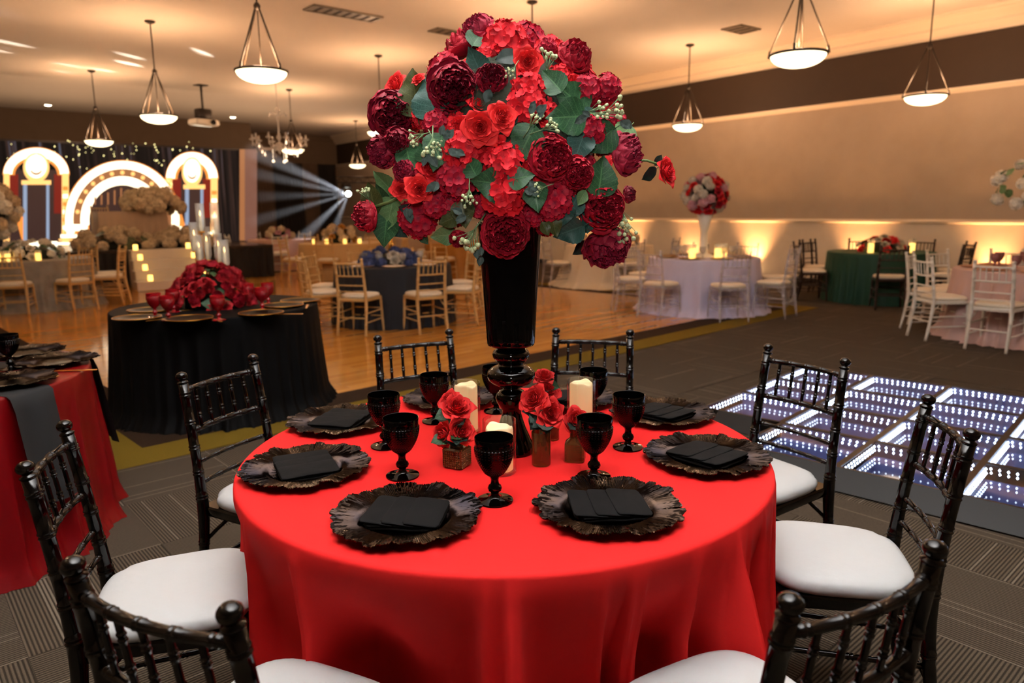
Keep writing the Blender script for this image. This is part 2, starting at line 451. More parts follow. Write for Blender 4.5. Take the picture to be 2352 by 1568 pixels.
drape(10.35, 11.5, YB-0.02, 0.02, 3.3, M_DRAPED, 'dark curtain on the far wall between two taupe curtains')
drape(11.55, 12.1, YB-0.02, 0.02, 3.3, M_DRAPE, 'narrow taupe curtain on the far wall between dark curtains')
drape(12.15, 12.9, YB-0.02, 0.02, 3.3, M_DRAPED, 'dark curtain in the far corner behind the beam light')
# ================================================================== chiavari chairs
M_BLK = mat('chair_black', '#040404', 0.13, noise=0.25, nscale=30, c2='#080605', bump=0.02, bscale=90)
M_BLKRAIL = mat('chair_black_worn', '#0a0706', 0.2, noise=0.5, nscale=45, c2='#040404', bump=0.03, bscale=80)
M_GOLD = mat('chair_gold', '#c6a168', 0.4, metal=0.1, noise=0.2, nscale=20, c2='#ab8449')
M_WHITE = mat('chair_white', '#d8d2c6', 0.4)
M_BRWN = mat('chair_brown', '#2c1a12', 0.35)
M_CLEAR = glassmat('chair_clear', (0.86, 0.84, 0.86), rough=0.05, dens=0.22)
M_SEAT = mat('seat_white', '#b2b4b4', 0.55, bump=0.06, bscale=40, noise=0.1, nscale=12, c2='#a6a8a8')
M_SEATW = mat('seat_ivory', '#e0d4bf', 0.6)

def bamboo(mb, p0, p1, r, rings, seg=10, bow=None, rh=0.0028, taper=1.0):
    """turned rod from p0 to p1 with pairs of bamboo rings at the given fractions; bow = sideways vector at mid-length"""
    p0, p1 = Vector(p0), Vector(p1); Ln = (p1-p0).length; st = {0.0, 1.0}
    for q in rings:
        for s in (-0.0055, 0.0055):
            c = q*Ln+s
            for d in (-0.0042, -0.0022, 0, 0.0022, 0.0042):
                t = (c+d)/Ln
                if 0 < t < 1: st.add(round(t, 5))
    for k in range(1, 10): st.add(k/10)
    st = sorted(st); pts = []; rad = []
    for t in st:
        p = p0.lerp(p1, t)
        if bow is not None: p = p + Vector(bow)*(4*t*(1-t))
        bump = 0
        for q in rings:
            for s in (-0.0055, 0.0055):
                d = abs(t*Ln-(q*Ln+s)); bump = max(bump, rh*max(0, 1-(d/0.0042)**2))
        pts.append(p); rad.append(r*(1+(taper-1)*t)+bump)
    mb.tube(pts, rad, seg)

def post_path(s):
    """x, y, z of the rear post centre line, s = side"""
    P = []
    for z in [0, .05, .1, .15, .2, .25, .3, .35, .4, .45, .5, .55, .6, .65, .7, .75, .8, .85, .885]:
        y = -0.198 - 0.055*(1-min(1, z/0.42))**1.4 - 0.054*(max(0, z-0.42)/0.46)**1.35
        x = s*(0.183 - 0.010*max(0, z-0.42)/0.46 + 0.004*(1-min(1, z/0.42)))
        P.append(Vector((x, y, z)))
    return P
def post_at(s, z):
    P = post_path(s)
    for a, b in zip(P, P[1:]):
        if a.z <= z <= b.z: return a.lerp(b, (z-a.z)/(b.z-a.z))
    return P[-1]
def build_chair():
    """the parts of one chair as (name, mesh, role, subparts); faces +Y, origin on the floor under the seat"""
    parts = []
    for s in (-1, 1):                                            # rear posts with ball finials
        mb = MB(); zs = set(p.z for p in post_path(s))
        rg = [0.13, 0.30, 0.475, 0.565, 0.655, 0.745, 0.845]
        for q in rg:
            for d in (-0.0097, -0.0077, -0.0055, -0.0033, -0.0013, 0.0013, 0.0033, 0.0055, 0.0077, 0.0097): zs.add(round(q+d, 5))
        zs = sorted(zs); pts = [post_at(s, z) for z in zs]; rad = []
        for z in zs:
            b = max([0]+[0.0026*max(0, 1-((abs(z-q-sg))/0.0042)**2) for q in rg for sg in (-0.0055, 0.0055)])
            rad.append(0.0168+0.0040*math.exp(-((z-0.42)/0.10)**2)+b-0.002*(z < 0.1))
        mb.tube(pts, rad, 14)
        fb = MB(); t = post_at(s, 0.884); Mx = Matrix.Translation(t) @ Matrix.Rotation(0.17, 4, 'X')
        fb.lathe([(0.0178, 0), (0.0192, 0.003), (0.018, 0.006), (0.0115, 0.009), (0.0115, 0.012), (0.0165, 0.0155), (0.0195, 0.021), (0.0203, 0.0265), (0.0185, 0.0325), (0.013, 0.038), (0.0065, 0.0405), (0.0001, 0.0415)], 16, Mx)
        parts.append(('back_post', mb.mesh('back_post'), 'wood', [('finial', fb.mesh('finial'))]))
    zr = [0.857, 0.712, 0.600, 0.525]
    for k, z in enumerate(zr):                                   # cross rails, bowed to the back
        mb = MB(); a, b = post_at(-1, z), post_at(1, z)
        bow = (0, -0.026, 0) if k < 2 else (0, -0.016, 0)
        n = [0.1, 0.3, 0.5, 0.7, 0.9]
        bamboo(mb, a, b, 0.0102 if k < 2 else 0.0078, n, 10, bow, 0.0018)
        parts.append(('back_rail', mb.mesh('back_rail'), 'rail', []))
    def rail_pt(z, t, bw):
        a, b = post_at(-1, z), post_at(1, z); return a.lerp(b, t)+Vector((0, bw, 0))*(4*t*(1-t))
    for t in (0.17, 0.335, 0.5, 0.665, 0.83):
        mb = MB(); bamboo(mb, rail_pt(zr[1], t, -0.026), rail_pt(zr[0], t, -0.026), 0.0064, [0.3, 0.72], 8, None, 0.0022)
        parts.append(('spindle', mb.mesh('spindle'), 'wood', []))
    for s in (-1, 1):                                            # front legs
        mb = MB(); bamboo(mb, (s*0.205, 0.195, 0), (s*0.190, 0.172, 0.425), 0.0135, [0.3, 0.6, 0.85], 12, None, 0.0026, 1.25)
        parts.append(('front_leg', mb.mesh('front_leg'), 'wood', []))
    # seat frame: rounded trapezoid slab
    def outline(fw, bw, y0, y1, r, n=7):
        P = []
        for (cx, cy, a0) in ((fw-r, y1-r, 0), (-(fw-r), y1-r, PI/2), (-(bw-r*0.6), y0+r*0.6, PI), ((bw-r*0.6), y0+r*0.6, 1.5*PI)):
            rr = r if cy > 0 else r*0.6
            for i in range(n):
                a = a0+PI/2*i/(n-1); P.append((cx+rr*math.cos(a), cy+rr*math.sin(a)))
        return P
    O = outline(0.212, 0.187, -0.205, 0.205, 0.055)
    mb = MB(); n = len(O); vs = []; fs = []
    for sc, z in ((0.975, 0.405), (1.0, 0.412), (1.0, 0.436), (0.98, 0.443)):
        vs += [(x*sc, y*sc, z) for x, y in O]
    for k in range(3):
        for i in range(n): fs.append((k*n+i, k*n+(i+1) % n, (k+1)*n+(i+1) % n, (k+1)*n+i))
    fs += [tuple(range(n-1, -1, -1)), tuple(range(3*n, 4*n))]
    mb.add(vs, fs); parts.append(('seat_frame', sharp(mb.mesh('seat_frame')), 'wood', []))
    # cushion: pillow with notches round the posts
    def cush(a):
        # superellipse outline, narrower at the back, notched at the rear corners
        ca, sa = math.cos(a), math.sin(a); p = 3.6
        r = 1/((abs(ca)**p+abs(sa)**p)**(1/p))
        x, y = r*ca, r*sa
        hw = 0.205 + 0.012*y
        X, Y = x*hw, y*0.198+0.006
        for s in (-1, 1):
            nd = math.hypot(X-s*0.186, Y+0.19)
            if nd < 0.05:
                k = (1-nd/0.05); X -= s*0.030*k; Y += 0.030*k
        return X, Y
    mb = MB(); n = 72; prof = [(0.90, 0.443), (0.965, 0.445), (0.992, 0.452), (1.0, 0.462), (0.99, 0.473), (0.955, 0.482), (0.88, 0.489), (0.72, 0.494), (0.5, 0.497), (0.25, 0.498), (0.02, 0.4985)]
    vs = []; fs = []
    for sc, z in prof:
        for i in range(n):
            x, y = cush(2*PI*i/n); vs.append((x*sc, y*sc, z))
    for k in range(len(prof)-1):
        for i in range(n): fs.append((k*n+i, k*n+(i+1) % n, (k+1)*n+(i+1) % n, (k+1)*n+i))
    fs += [tuple(range(n-1, -1, -1)), tuple(range((len(prof)-1)*n, len(prof)*n))]
    mb.add(vs, fs); parts.append(('seat_cushion', mb.mesh('seat_cushion'), 'seat', []))
    for s in (-1, 1):                                            # side stretchers
        for z in (0.155, 0.265):
            mb = MB(); f = z/0.425
            bamboo(mb, post_at(s, z), (s*(0.205-0.015*f), 0.195-0.023*f, z+0.01), 0.0085, [0.25, 0.5, 0.75], 8, None, 0.002)
            parts.append(('stretcher', mb.mesh('stretcher'), 'wood', []))
        mb = MB(); a = post_at(s, 0.30); mb.tube([a, a+Vector((-s*0.02, 0.045, 0.05)), a+Vector((-s*0.03, 0.10, 0.10))], 0.007, 8)
        parts.append(('brace', mb.mesh('brace'), 'wood', []))
    for z in (0.19, 0.29):
        mb = MB(); f = z/0.425; bamboo(mb, (-(0.205-0.015*f), 0.195-0.023*f, z), (0.205-0.015*f, 0.195-0.023*f, z), 0.0085, [0.25, 0.5, 0.75], 8, None, 0.002)
        parts.append(('stretcher', mb.mesh('stretcher'), 'wood', []))
    mb = MB(); bamboo(mb, post_at(-1, 0.21), post_at(1, 0.21), 0.0085, [0.25, 0.5, 0.75], 8, None, 0.002)
    parts.append(('stretcher', mb.mesh('stretcher'), 'wood', []))
    return parts
CHAIR = build_chair()
FINISH = {'black': (M_BLK, M_BLKRAIL, M_SEAT), 'gold': (M_GOLD, M_GOLD, M_SEATW), 'white': (M_WHITE, M_WHITE, M_SEATW),
          'brown': (M_BRWN, M_BRWN, M_SEATW), 'clear': (M_CLEAR, M_CLEAR, M_SEATW)}
def chair(loc, face, finish, label, group):
    """face = heading (radians, world) the sitter looks to"""
    t = thing('chiavari_chair', label, 'chair', (loc[0], loc[1], loc[2] if len(loc) > 2 else 0), face-PI/2, group)
    wd, rl, st = FINISH[finish]; mm = {'wood': wd, 'rail': rl, 'seat': st}
    for nm, me, role, subs in CHAIR:
        p = obj(nm, me, mm[role], t)
        for sn, sm in subs: obj(sn, sm, mm[role], p)
    return t
# ================================================================== flower meshes (shared between all arrangements)
def petal_patch(mb, rng, th0, dth, rho, zz, nu=7, nv=8, ruffle=0.0, spiral=0.0, point=0.0, R=1.0, tint=0.0, freq=3.0, rnd=0.16):
    """one petal wrapped round the flower axis: rho(v), zz(v) give its section, dth(v) its half-angle"""
    vs = []; cs = []; fs = []
    p1, p2, p3 = rng.uniform(0, 6), rng.uniform(0, 6), rng.uniform(0, 6)
    for j in range(nv):
        v = j/(nv-1)
        for i in range(nu):
            u = 2*i/(nu-1)-1
            ve = v*(1-rnd*abs(u)**2.4) + point*v*(max(0, 1-abs(u)*1.6))*0.12
            r = rho(ve)*(1+spiral*u); z = zz(ve)
            w_ = ruffle*v*v*R
            r += w_*(math.sin(u*freq+p1)+0.5*math.sin(2.3*u*freq+p2)) ; z += w_*0.7*math.sin(u*freq*1.4+p3)
            # gentle cross-fold of silk petals
            r += 0.012*R*v*math.sin(u*7+p2)*(1 if ruffle else 0.3)
            a = th0 + u*dth(v)
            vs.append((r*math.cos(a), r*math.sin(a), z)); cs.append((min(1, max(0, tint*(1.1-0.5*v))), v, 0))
    for j in range(nv-1):
        for i in range(nu-1):
            a = j*nu+i; fs.append((a, a+1, a+nu+1, a+nu))
    mb.add(vs, fs, None, cs)
def wprof(v):                     # relative half-width of a petal along its length
    return math.sqrt(max(0, 1-(1-v/0.62)**2)) if v < 0.62 else math.sqrt(max(0.12, 1-((v-0.62)/0.42)**2))

def rose_mesh(seed, R=1.0, openn=1.0):
    rng = random.Random(seed); mb = MB(); N = 27; th = rng.uniform(0, 6)
    for i in range(N):
        s = i/(N-1); th += 2.399963 if i > 6 else 1.9
        rt = R*(0.055+0.93*s**1.05*openn); zt = R*(0.66-0.30*s**1.3+rng.uniform(-.02, .02)); rb = R*(0.03+0.12*s)
        roll = 0.20*max(0, s-0.25)*R*rng.uniform(0.7, 1.3)
        def rho(v, rt=rt, rb=rb, roll=roll):
            k = max(0, (v-0.72)/0.28)
            return rb+(rt-rb)*(1-(1-min(v, 1.1))**1.8 if v < 1 else 1) + roll*k*k*0.8
        def zz(v, zt=zt, roll=roll):
            k = max(0, (v-0.70)/0.30); return zt*(v**1.25) - roll*k*k*1.1
        hw = R*(0.20+0.50*s)
        def dth(v, hw=hw, rt=rt): return min(1.75, hw*wprof(v)/max(0.1*R, rt*0.8))
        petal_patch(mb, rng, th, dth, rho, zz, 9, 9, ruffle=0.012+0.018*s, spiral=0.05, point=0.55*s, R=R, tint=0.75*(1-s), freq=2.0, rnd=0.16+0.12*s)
    # green sepals / receptacle
    mb.lathe([(0.02*R, -0.12*R), (0.10*R, -0.05*R), (0.16*R, 0.03*R), (0.15*R, 0.10*R)], 10, None, True, False)
    return mb.mesh('rose_bloom', True, True)
def peony_mesh(seed, R=1.0, closed=0.0):
    rng = random.Random(seed); mb = MB(); th = 0
    layers = [(6, 1.00, 0.34, 0.55), (7, 0.98, 0.55, 0.52), (8, 0.88, 0.74, 0.46), (8, 0.74, 0.84, 0.40), (9, 0.58, 0.86, 0.33), (10, 0.42, 0.82, 0.26), (9, 0.27, 0.78, 0.20), (6, 0.12, 0.74, 0.15)]
    for li, (n, rm, zt, hw) in enumerate(layers):
        s = 1-li/(len(layers)-1); th += 0.37
        for k in range(n):
            a = th+2*PI*k/n+rng.uniform(-.22, .22); rmx = R*rm*rng.uniform(0.9, 1.06); z1 = R*zt*rng.uniform(0.86, 1.10)
            inn = (0.55+0.35*closed)*(0.45+0.55*s) if li else 0.15+0.5*closed
            def rho(v, rmx=rmx, inn=inn): return rmx*(0.10+0.90*math.sin(min(v, 1.15)*1.75)**0.8) - rmx*inn*max(0, v-0.55)**1.3*0.9
            def zz(v, z1=z1): return z1*(v**1.6*0.85+0.15*v)
            def dth(v, hw=hw, rmx=rmx): return min(1.6, hw*R*wprof(v)/(0.75*rmx+0.05*R))
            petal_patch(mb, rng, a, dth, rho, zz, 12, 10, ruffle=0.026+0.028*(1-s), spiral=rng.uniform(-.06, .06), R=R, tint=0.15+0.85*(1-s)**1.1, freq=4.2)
    for k in range(34):         # crumpled heart
        a = rng.uniform(0, 6.28); q = R*0.52*math.sqrt(rng.random()); z0 = R*(0.58+0.12*rng.random()); l = R*rng.uniform(.13, .24); wd = R*rng.uniform(.09, .16)
        M_ = Matrix.Translation((q*math.cos(a), q*math.sin(a), z0)) @ Matrix.Rotation(rng.uniform(0, 6.28), 4, 'Z') @ Matrix.Rotation(rng.uniform(-.8, .8), 4, 'X')
        vs = []; cs = []; fs = []; ph = rng.uniform(0, 6)
        for j in range(5):
            v = j/4
            for i in range(5):
                u = i/2-1; vs.append((u*wd*wprof(v), 0.25*wd*math.sin(3*u+ph)+0.3*wd*u*u, l*v*(1-.2*u*u)+0.1*wd*math.sin(5*u+ph))); cs.append((rng.uniform(.6, 1), v, 0))
        for j in range(4):
            for i in range(4): b = j*5+i; fs.append((b, b+1, b+6, b+5))
        mb.add(vs, fs, M_, cs)
    mb.lathe([(0.02*R, -0.10*R), (0.14*R, -0.03*R), (0.22*R, 0.06*R)], 10, None, True, False)
    return mb.mesh('peony_bloom', True, True)
def floret(mb, M_, s, rng, tint):
    for k in range(4):
        a = k*PI/2+rng.uniform(-.12, .12); up = rng.uniform(0.15, 0.45); vs = []; cs = []; fs = []
        for j in range(5):
            v = j/4; hw = s*0.56*math.sqrt(max(0.05, 1-((v-0.58)/0.60)**2))
            for i in range(5):
                u = i/2-1
                r = s*(0.05+0.95*v*(1-0.08*u*u)); z = s*(up*v*v+0.16*u*u*v - 0.12*v**4)
                x, y = r*math.cos(a)-u*hw*math.sin(a), r*math.sin(a)+u*hw*math.cos(a)
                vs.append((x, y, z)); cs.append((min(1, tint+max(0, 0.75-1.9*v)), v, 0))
        for j in range(4):
            for i in range(4): b = j*5+i; fs.append((b, b+1, b+6, b+5))
        mb.add(vs, fs, M_, cs)
def hydrangea_mesh(seed, R=1.0, N=46):
    rng = random.Random(seed); mb = MB()
    for k in range(N):
        z = 1-1.55*(k+0.5)/N; a = k*2.399963+rng.uniform(-.15, .15); q = math.sqrt(max(0, 1-z*z))
        d = Vector((q*math.cos(a), q*math.sin(a), z)); rr = R*rng.uniform(0.72, 0.86)
        n = (d+Vector((rng.uniform(-.3, .3), rng.uniform(-.3, .3), rng.uniform(-.1, .4)))).normalized()
        M_ = Matrix.Translation(d*rr + Vector((0, 0, 0.30*R))) @ rotm(n, rng.uniform(0, 6))
        floret(mb, M_, R*rng.uniform(0.25, 0.31), rng, rng.uniform(0, .25))
    mb.sphere((0, 0, 0.30*R), 0.66*R, 12, 8)
    return mb
def hyd(seed, R=1.0, N=46):
    mb = hydrangea_mesh(seed, R, N)
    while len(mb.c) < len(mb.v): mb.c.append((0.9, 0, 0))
    return mb.mesh('hydrangea_bloom', True, True)
def leaf_mesh(seed, heart=True):
    """unit leaf along +Y, upper side +Z; vc = (u, v)"""
    rng = random.Random(seed); mb = MB(); nu, nv = 11, 19; vs = []; cs = []; fs = []
    bend = rng.uniform(-.25, .35); tw = rng.uniform(-.25, .25); fold = rng.uniform(.10, .30); ph = rng.uniform(0, 6)
    for j in range(nv):
        v = j/(nv-1)
        base = (math.sin(PI*min(1, v**(0.62 if heart else 0.85)))**0.9) * (0.46 if heart else 0.30)
        hw = base*(1-0.25*v**6) + (0.012*math.sin(v*52)*(0.2+math.sin(PI*v)) if heart else 0)
        hw = max(hw, 0.004)
        for i in range(nu):
            u = 2*i/(nu-1)-1
            x = u*hw; y = v - 0.06*(abs(u)**1.5)*(1-v)*(1 if heart else .3)
            z = fold*abs(u)*hw*0.9 + bend*0.35*v*v + 0.018*math.sin(9*v+ph)*u + 0.02*math.sin(14*v+ph)*abs(u)
            c_, s_ = math.cos(tw*v), math.sin(tw*v)
            vs.append((x*c_-z*s_, y, x*s_+z*c_)); cs.append((u*.5+.5, v, 0))
    for j in range(nv-1):
        for i in range(nu-1): a = j*nu+i; fs.append((a, a+1, a+nu+1, a+nu))
    mb.add(vs, fs, None, cs)
    mb.tube([(0, 0.02, 0), (0, -0.10, -0.01), (0, -0.22, -0.04)], 0.014, 6)
    while len(mb.c) < len(mb.v): mb.c.append((.5, .5, 0))
    return mb.mesh('leaf', True, True)
def sprig_mesh(seed):
    """unit sprig of berry buds on thin curling stalks, along +Z"""
    rng = random.Random(seed); mb = MB(); mi = []
    mb.tube([(0, 0, -0.5), (0.02, 0.01, -0.1), (0, 0, 0.2)], 0.022, 6)
    for k in range(13):
        a = rng.uniform(0, 6.28); sp = rng.uniform(.10, .34); z = rng.uniform(.45, .85)
        p = Vector((sp*math.cos(a), sp*math.sin(a), z))
        mb.tube([(0, 0, rng.uniform(0, .2)), p*0.5+Vector((0.05*math.sin(a), 0, .1)), p], 0.010, 5)
        n0 = len(mb.f); mb.sphere(p+Vector((0, 0, .03)), rng.uniform(.055, .080), 8, 6)
        for q in range(n0, len(mb.f)): mb.mi[q] = 1
    return mb.mesh('berry_sprig', True, False)
ROSES = [rose_mesh(s) for s in (3, 8, 21)]
PEONIES = [peony_mesh(s, 1.0, c) for s, c in ((5, 0.0), (11, 0.3), (17, 0.15), (29, 0.9))]
HYDS = [hyd(s) for s in (2, 9, 14)]
LEAVES = [leaf_mesh(s, True) for s in (1, 2, 3, 4)] + [leaf_mesh(s, False) for s in (5, 6)]
SPRIGS = [sprig_mesh(s) for s in (1, 2)]

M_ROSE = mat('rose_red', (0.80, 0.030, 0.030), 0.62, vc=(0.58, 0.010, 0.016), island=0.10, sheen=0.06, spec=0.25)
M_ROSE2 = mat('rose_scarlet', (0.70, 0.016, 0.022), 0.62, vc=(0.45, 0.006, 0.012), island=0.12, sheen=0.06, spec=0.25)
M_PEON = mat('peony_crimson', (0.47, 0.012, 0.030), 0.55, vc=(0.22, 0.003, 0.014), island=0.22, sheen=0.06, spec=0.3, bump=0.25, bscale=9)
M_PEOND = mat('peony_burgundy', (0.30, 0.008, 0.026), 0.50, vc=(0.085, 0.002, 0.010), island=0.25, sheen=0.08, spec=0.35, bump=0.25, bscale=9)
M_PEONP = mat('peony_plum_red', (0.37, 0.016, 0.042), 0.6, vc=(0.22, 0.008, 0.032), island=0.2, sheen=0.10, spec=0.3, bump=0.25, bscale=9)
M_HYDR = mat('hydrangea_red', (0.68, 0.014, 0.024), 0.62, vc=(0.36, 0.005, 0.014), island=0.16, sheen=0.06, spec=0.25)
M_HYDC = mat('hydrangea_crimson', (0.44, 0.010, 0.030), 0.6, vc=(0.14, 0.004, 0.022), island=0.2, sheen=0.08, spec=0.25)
def leafmat(name, c, cv, rough=0.45):
    m = bpy.data.materials.new(name); m.use_nodes = True
    nt = m.node_tree; N = nt.nodes; L = nt.links; b = N['Principled BSDF']
    at = N.new('ShaderNodeAttribute'); at.attribute_name = 'vc'
    sp = N.new('ShaderNodeSeparateColor'); L.new(at.outputs['Color'], sp.inputs[0])
    def mt(op, a, b_=None):
        n = N.new('ShaderNodeMath'); n.operation = op
        for i, x in enumerate((a, b_)):
            if x is None: continue
            if hasattr(x, 'is_linked'): L.new(x, n.inputs[i])
            else: n.inputs[i].default_value = x
        return n.outputs[0]
    u = mt('ABSOLUTE', mt('SUBTRACT', sp.outputs[0], 0.5)); v = sp.outputs[1]
    mid = mt('LESS_THAN', u, 0.022)
    side = mt('LESS_THAN', mt('ABSOLUTE', mt('SUBTRACT', mt('FRACT', mt('SUBTRACT', mt('MULTIPLY', v, 7.0), mt('MULTIPLY', u, 4.0))), 0.5)), 0.045)
    tc = N.new('ShaderNodeTexCoord'); vo = N.new('ShaderNodeTexVoronoi'); vo.feature = 'DISTANCE_TO_EDGE'; vo.inputs['Scale'].default_value = 16; L.new(tc.outputs['Object'], vo.inputs['Vector'])
    net = mt('MULTIPLY', mt('LESS_THAN', vo.outputs['Distance'], 0.045), 0.45)
    fac = mt('MINIMUM', mt('ADD', mt('MAXIMUM', mid, mt('MULTIPLY', side, 0.8)), net), 1.0)
    mx = N.new('ShaderNodeMix'); mx.data_type = 'RGBA'; mx.inputs[6].default_value = lin(c); mx.inputs[7].default_value = lin(cv)
    L.new(fac, mx.inputs[0]); L.new(mx.outputs[2], b.inputs['Base Color'])
    b.inputs['Roughness'].default_value = rough; b.inputs['Specular IOR Level'].default_value = 0.35
    bp = N.new('ShaderNodeBump'); bp.inputs['Strength'].default_value = 0.3; bp.inputs['Distance'].default_value = 0.02
    L.new(fac, bp.inputs['Height']); L.new(bp.outputs[0], b.inputs['Normal'])
    return m
M_LEAF = leafmat('leaf_green', (0.014, 0.060, 0.022), (0.055, 0.14, 0.055))
M_LEAFD = leafmat('leaf_dark', (0.006, 0.018, 0.014), (0.010, 0.028, 0.020), 0.5)
M_LEAFT = leafmat('leaf_teal', (0.010, 0.050, 0.038), (0.035, 0.10, 0.08))
M_LEAFL = leafmat('leaf_pale', (0.10, 0.20, 0.075), (0.18, 0.30, 0.13))
M_LEAFO = leafmat('leaf_olive', (0.045, 0.055, 0.012), (0.09, 0.10, 0.03))
M_LEAFG = leafmat('leaf_grey', (0.035, 0.060, 0.050), (0.07, 0.10, 0.09), 0.6)
M_STEM = mat('stem_green', (0.10, 0.16, 0.045), 0.55)
M_BERRY = mat('berry_cream', (0.42, 0.48, 0.26), 0.5)
M_STEMG = mat('stem_grey_green', (0.16, 0.26, 0.12), 0.55)
# ================================================================== the red table in front
TZ = 0.765                                    # cloth top
TC = Vector((1.266, 1.660, 0)); TR = 0.767
M_REDCLOTH = mat('cloth_red', (0.76, 0.020, 0.020), 0.75, sheen=0.05, noise=0.10, nscale=5, c2=(0.5, 0.005, 0.008), bump=0.10, bscale=700, spec=0.12)

def tablecloth(label, c, r, m, flare=0.06, nf=24, amp=0.03, seed=1, dents=(), hem=0.0, nth=300, nt=24, ridges=0, group='floor-length round tablecloths'):
    """round cloth: flat top, soft edge, folded skirt to the floor"""
    rng = random.Random(seed); ph = [rng.uniform(0, 6.28) for _ in range(8)]
    rd = [(rng.uniform(0, 2*PI), rng.uniform(.014, .050), rng.uniform(.35, 1.0), rng.choice((-1, 1))) for _ in range(ridges)]
    def F(a):
        if ridges:
            q = 0
            for (c0, wd, am, sg) in rd:
                d = ((a-c0+PI) % (2*PI)-PI)*sg
                q += am*(math.exp(-abs(d)/wd) if d < 0 else math.exp(-(d/(wd*0.45))**2))
            return 1.1*q-0.75+0.12*math.sin(9*a+ph[5])
        w_ = nf*a + 1.3*math.sin(2*a+ph[0]) + 1.0*math.sin(5*a+ph[1]) + 0.7*math.sin(3*a+ph[2])
        s = math.sin(w_); s2 = math.sin(1.7*w_+ph[3])
        return (0.75*(1-2*abs(s)**0.75)+0.35*s2)*(0.65+0.35*math.sin(3*a+ph[4]))
    mb = MB(); prof = []
    for q in (0.001, 0.25, 0.5, 0.75, 0.9, 0.96): prof.append((r*q, TZ, 0))
    for k in range(6):
        an = PI/2*k/5; prof.append((r-0.012+0.012*math.sin(an), TZ-0.012+0.012*math.cos(an), 0))
    for k in range(1, nt+1):
        t = k/nt; prof.append((None, TZ-0.012-(TZ-0.014)*t**0.95, t))
    vs = []; fs = []
    Fs = [F(2*PI*i/nth) for i in range(nth)]
    for rr, z, t in prof:
        for i in range(nth):
            a = 2*PI*i/nth
            if rr is None:
                sm = min(1, t/(0.45 if ridges else 0.75)); sm = sm*sm*(3-2*sm)
                q = r + 0.004 + flare*(t**1.4) + amp*sm*Fs[i] + amp*0.25*min(1, t*6)*Fs[i]
                if hem: q += hem*max(0, (t-0.85)/0.15)**1.5*(1+0.6*Fs[(i*3) % nth])
                for (da, dd) in dents:
                    d = (a-da+PI) % (2*PI)-PI; k_ = math.exp(-(d/0.20)**2); s2 = min(1, t/0.36); s2 = s2*s2*(3-2*s2)
                    q -= dd*k_*s2
            else: q = rr
            vs.append((q*math.cos(a), q*math.sin(a), z))
    n = len(prof)
    for k in range(n-1):
        for i in range(nth):
            j = (i+1) % nth; fs.append((k*nth+i, k*nth+j, (k+1)*nth+j, (k+1)*nth+i))
    fs.append(tuple(range(nth-1, -1, -1)))
    mb.add(vs, [tuple(reversed(f)) for f in fs])
    o = obj('tablecloth', mb, m, loc=(c[0], c[1], 0))
    return tag(o, label, 'tablecloth', group)

# --- chairs: from the two ball finials seen in the photograph (height 0.915 m)
CH = [((62, 1065), (143, 975), 'black chiavari chair with white cushion at the left of the red table, whole seat visible'),
      ((250, 1250), (625, 1345), 'black chiavari chair nearest the camera at the lower left of the red table'),
      ((430, 858), (569, 820), 'black chiavari chair between the red table and the black-clothed table'),
      ((868, 775), (1030, 758), 'black chiavari chair behind the red table, left of the tall vase'),
      ((1277, 757), (1447, 760), 'black chiavari chair behind the red table, right of the tall vase'),
      ((1768, 795), (1938, 826), 'black chiavari chair seen before the lit LED floor, right of the red table'),
      ((2140, 910), (2225, 995), 'black chiavari chair at the right of the red table, seen side-on'),
      ((2160, 1245), (1785, 1380), 'black chiavari chair nearest the camera at the lower right of the red table')]
dents = []
for a, b, lab in CH:
    A, B = atz(a[0], a[1], 0.915), atz(b[0], b[1], 0.915)
    mid = (A+B)/2; d = (B-A); d.z = 0
    n = Vector((-d.y, d.x, 0)).normalized()
    if n.dot(TC-mid) < 0: n = -n
    to = (TC-mid); to.z = 0; dist = to.length; to.normalize()
    n = (n*0.6+to*0.4).normalized()
    if dist < 1.19: mid = mid - to*(1.19-dist)
    # finial sits 0.283 m behind the seat centre
    loc = mid + n*0.257
    chair((loc.x, loc.y, 0), math.atan2(n.y, n.x), 'black', lab, 'black chairs round the red table')
    v = loc-TC; v.z = 0
    dd = (TR+0.035) - (v.length-0.212)
    if dd > 0: dents.append((math.atan2(v.y, v.x) % (2*PI), dd+0.012))
cloth = tablecloth('bright red cloth draped to the floor over the front round table', TC, TR, M_REDCLOTH, 0.045, 17, 0.075, 4, dents, nth=720, nt=44, ridges=58, group='red tablecloths')

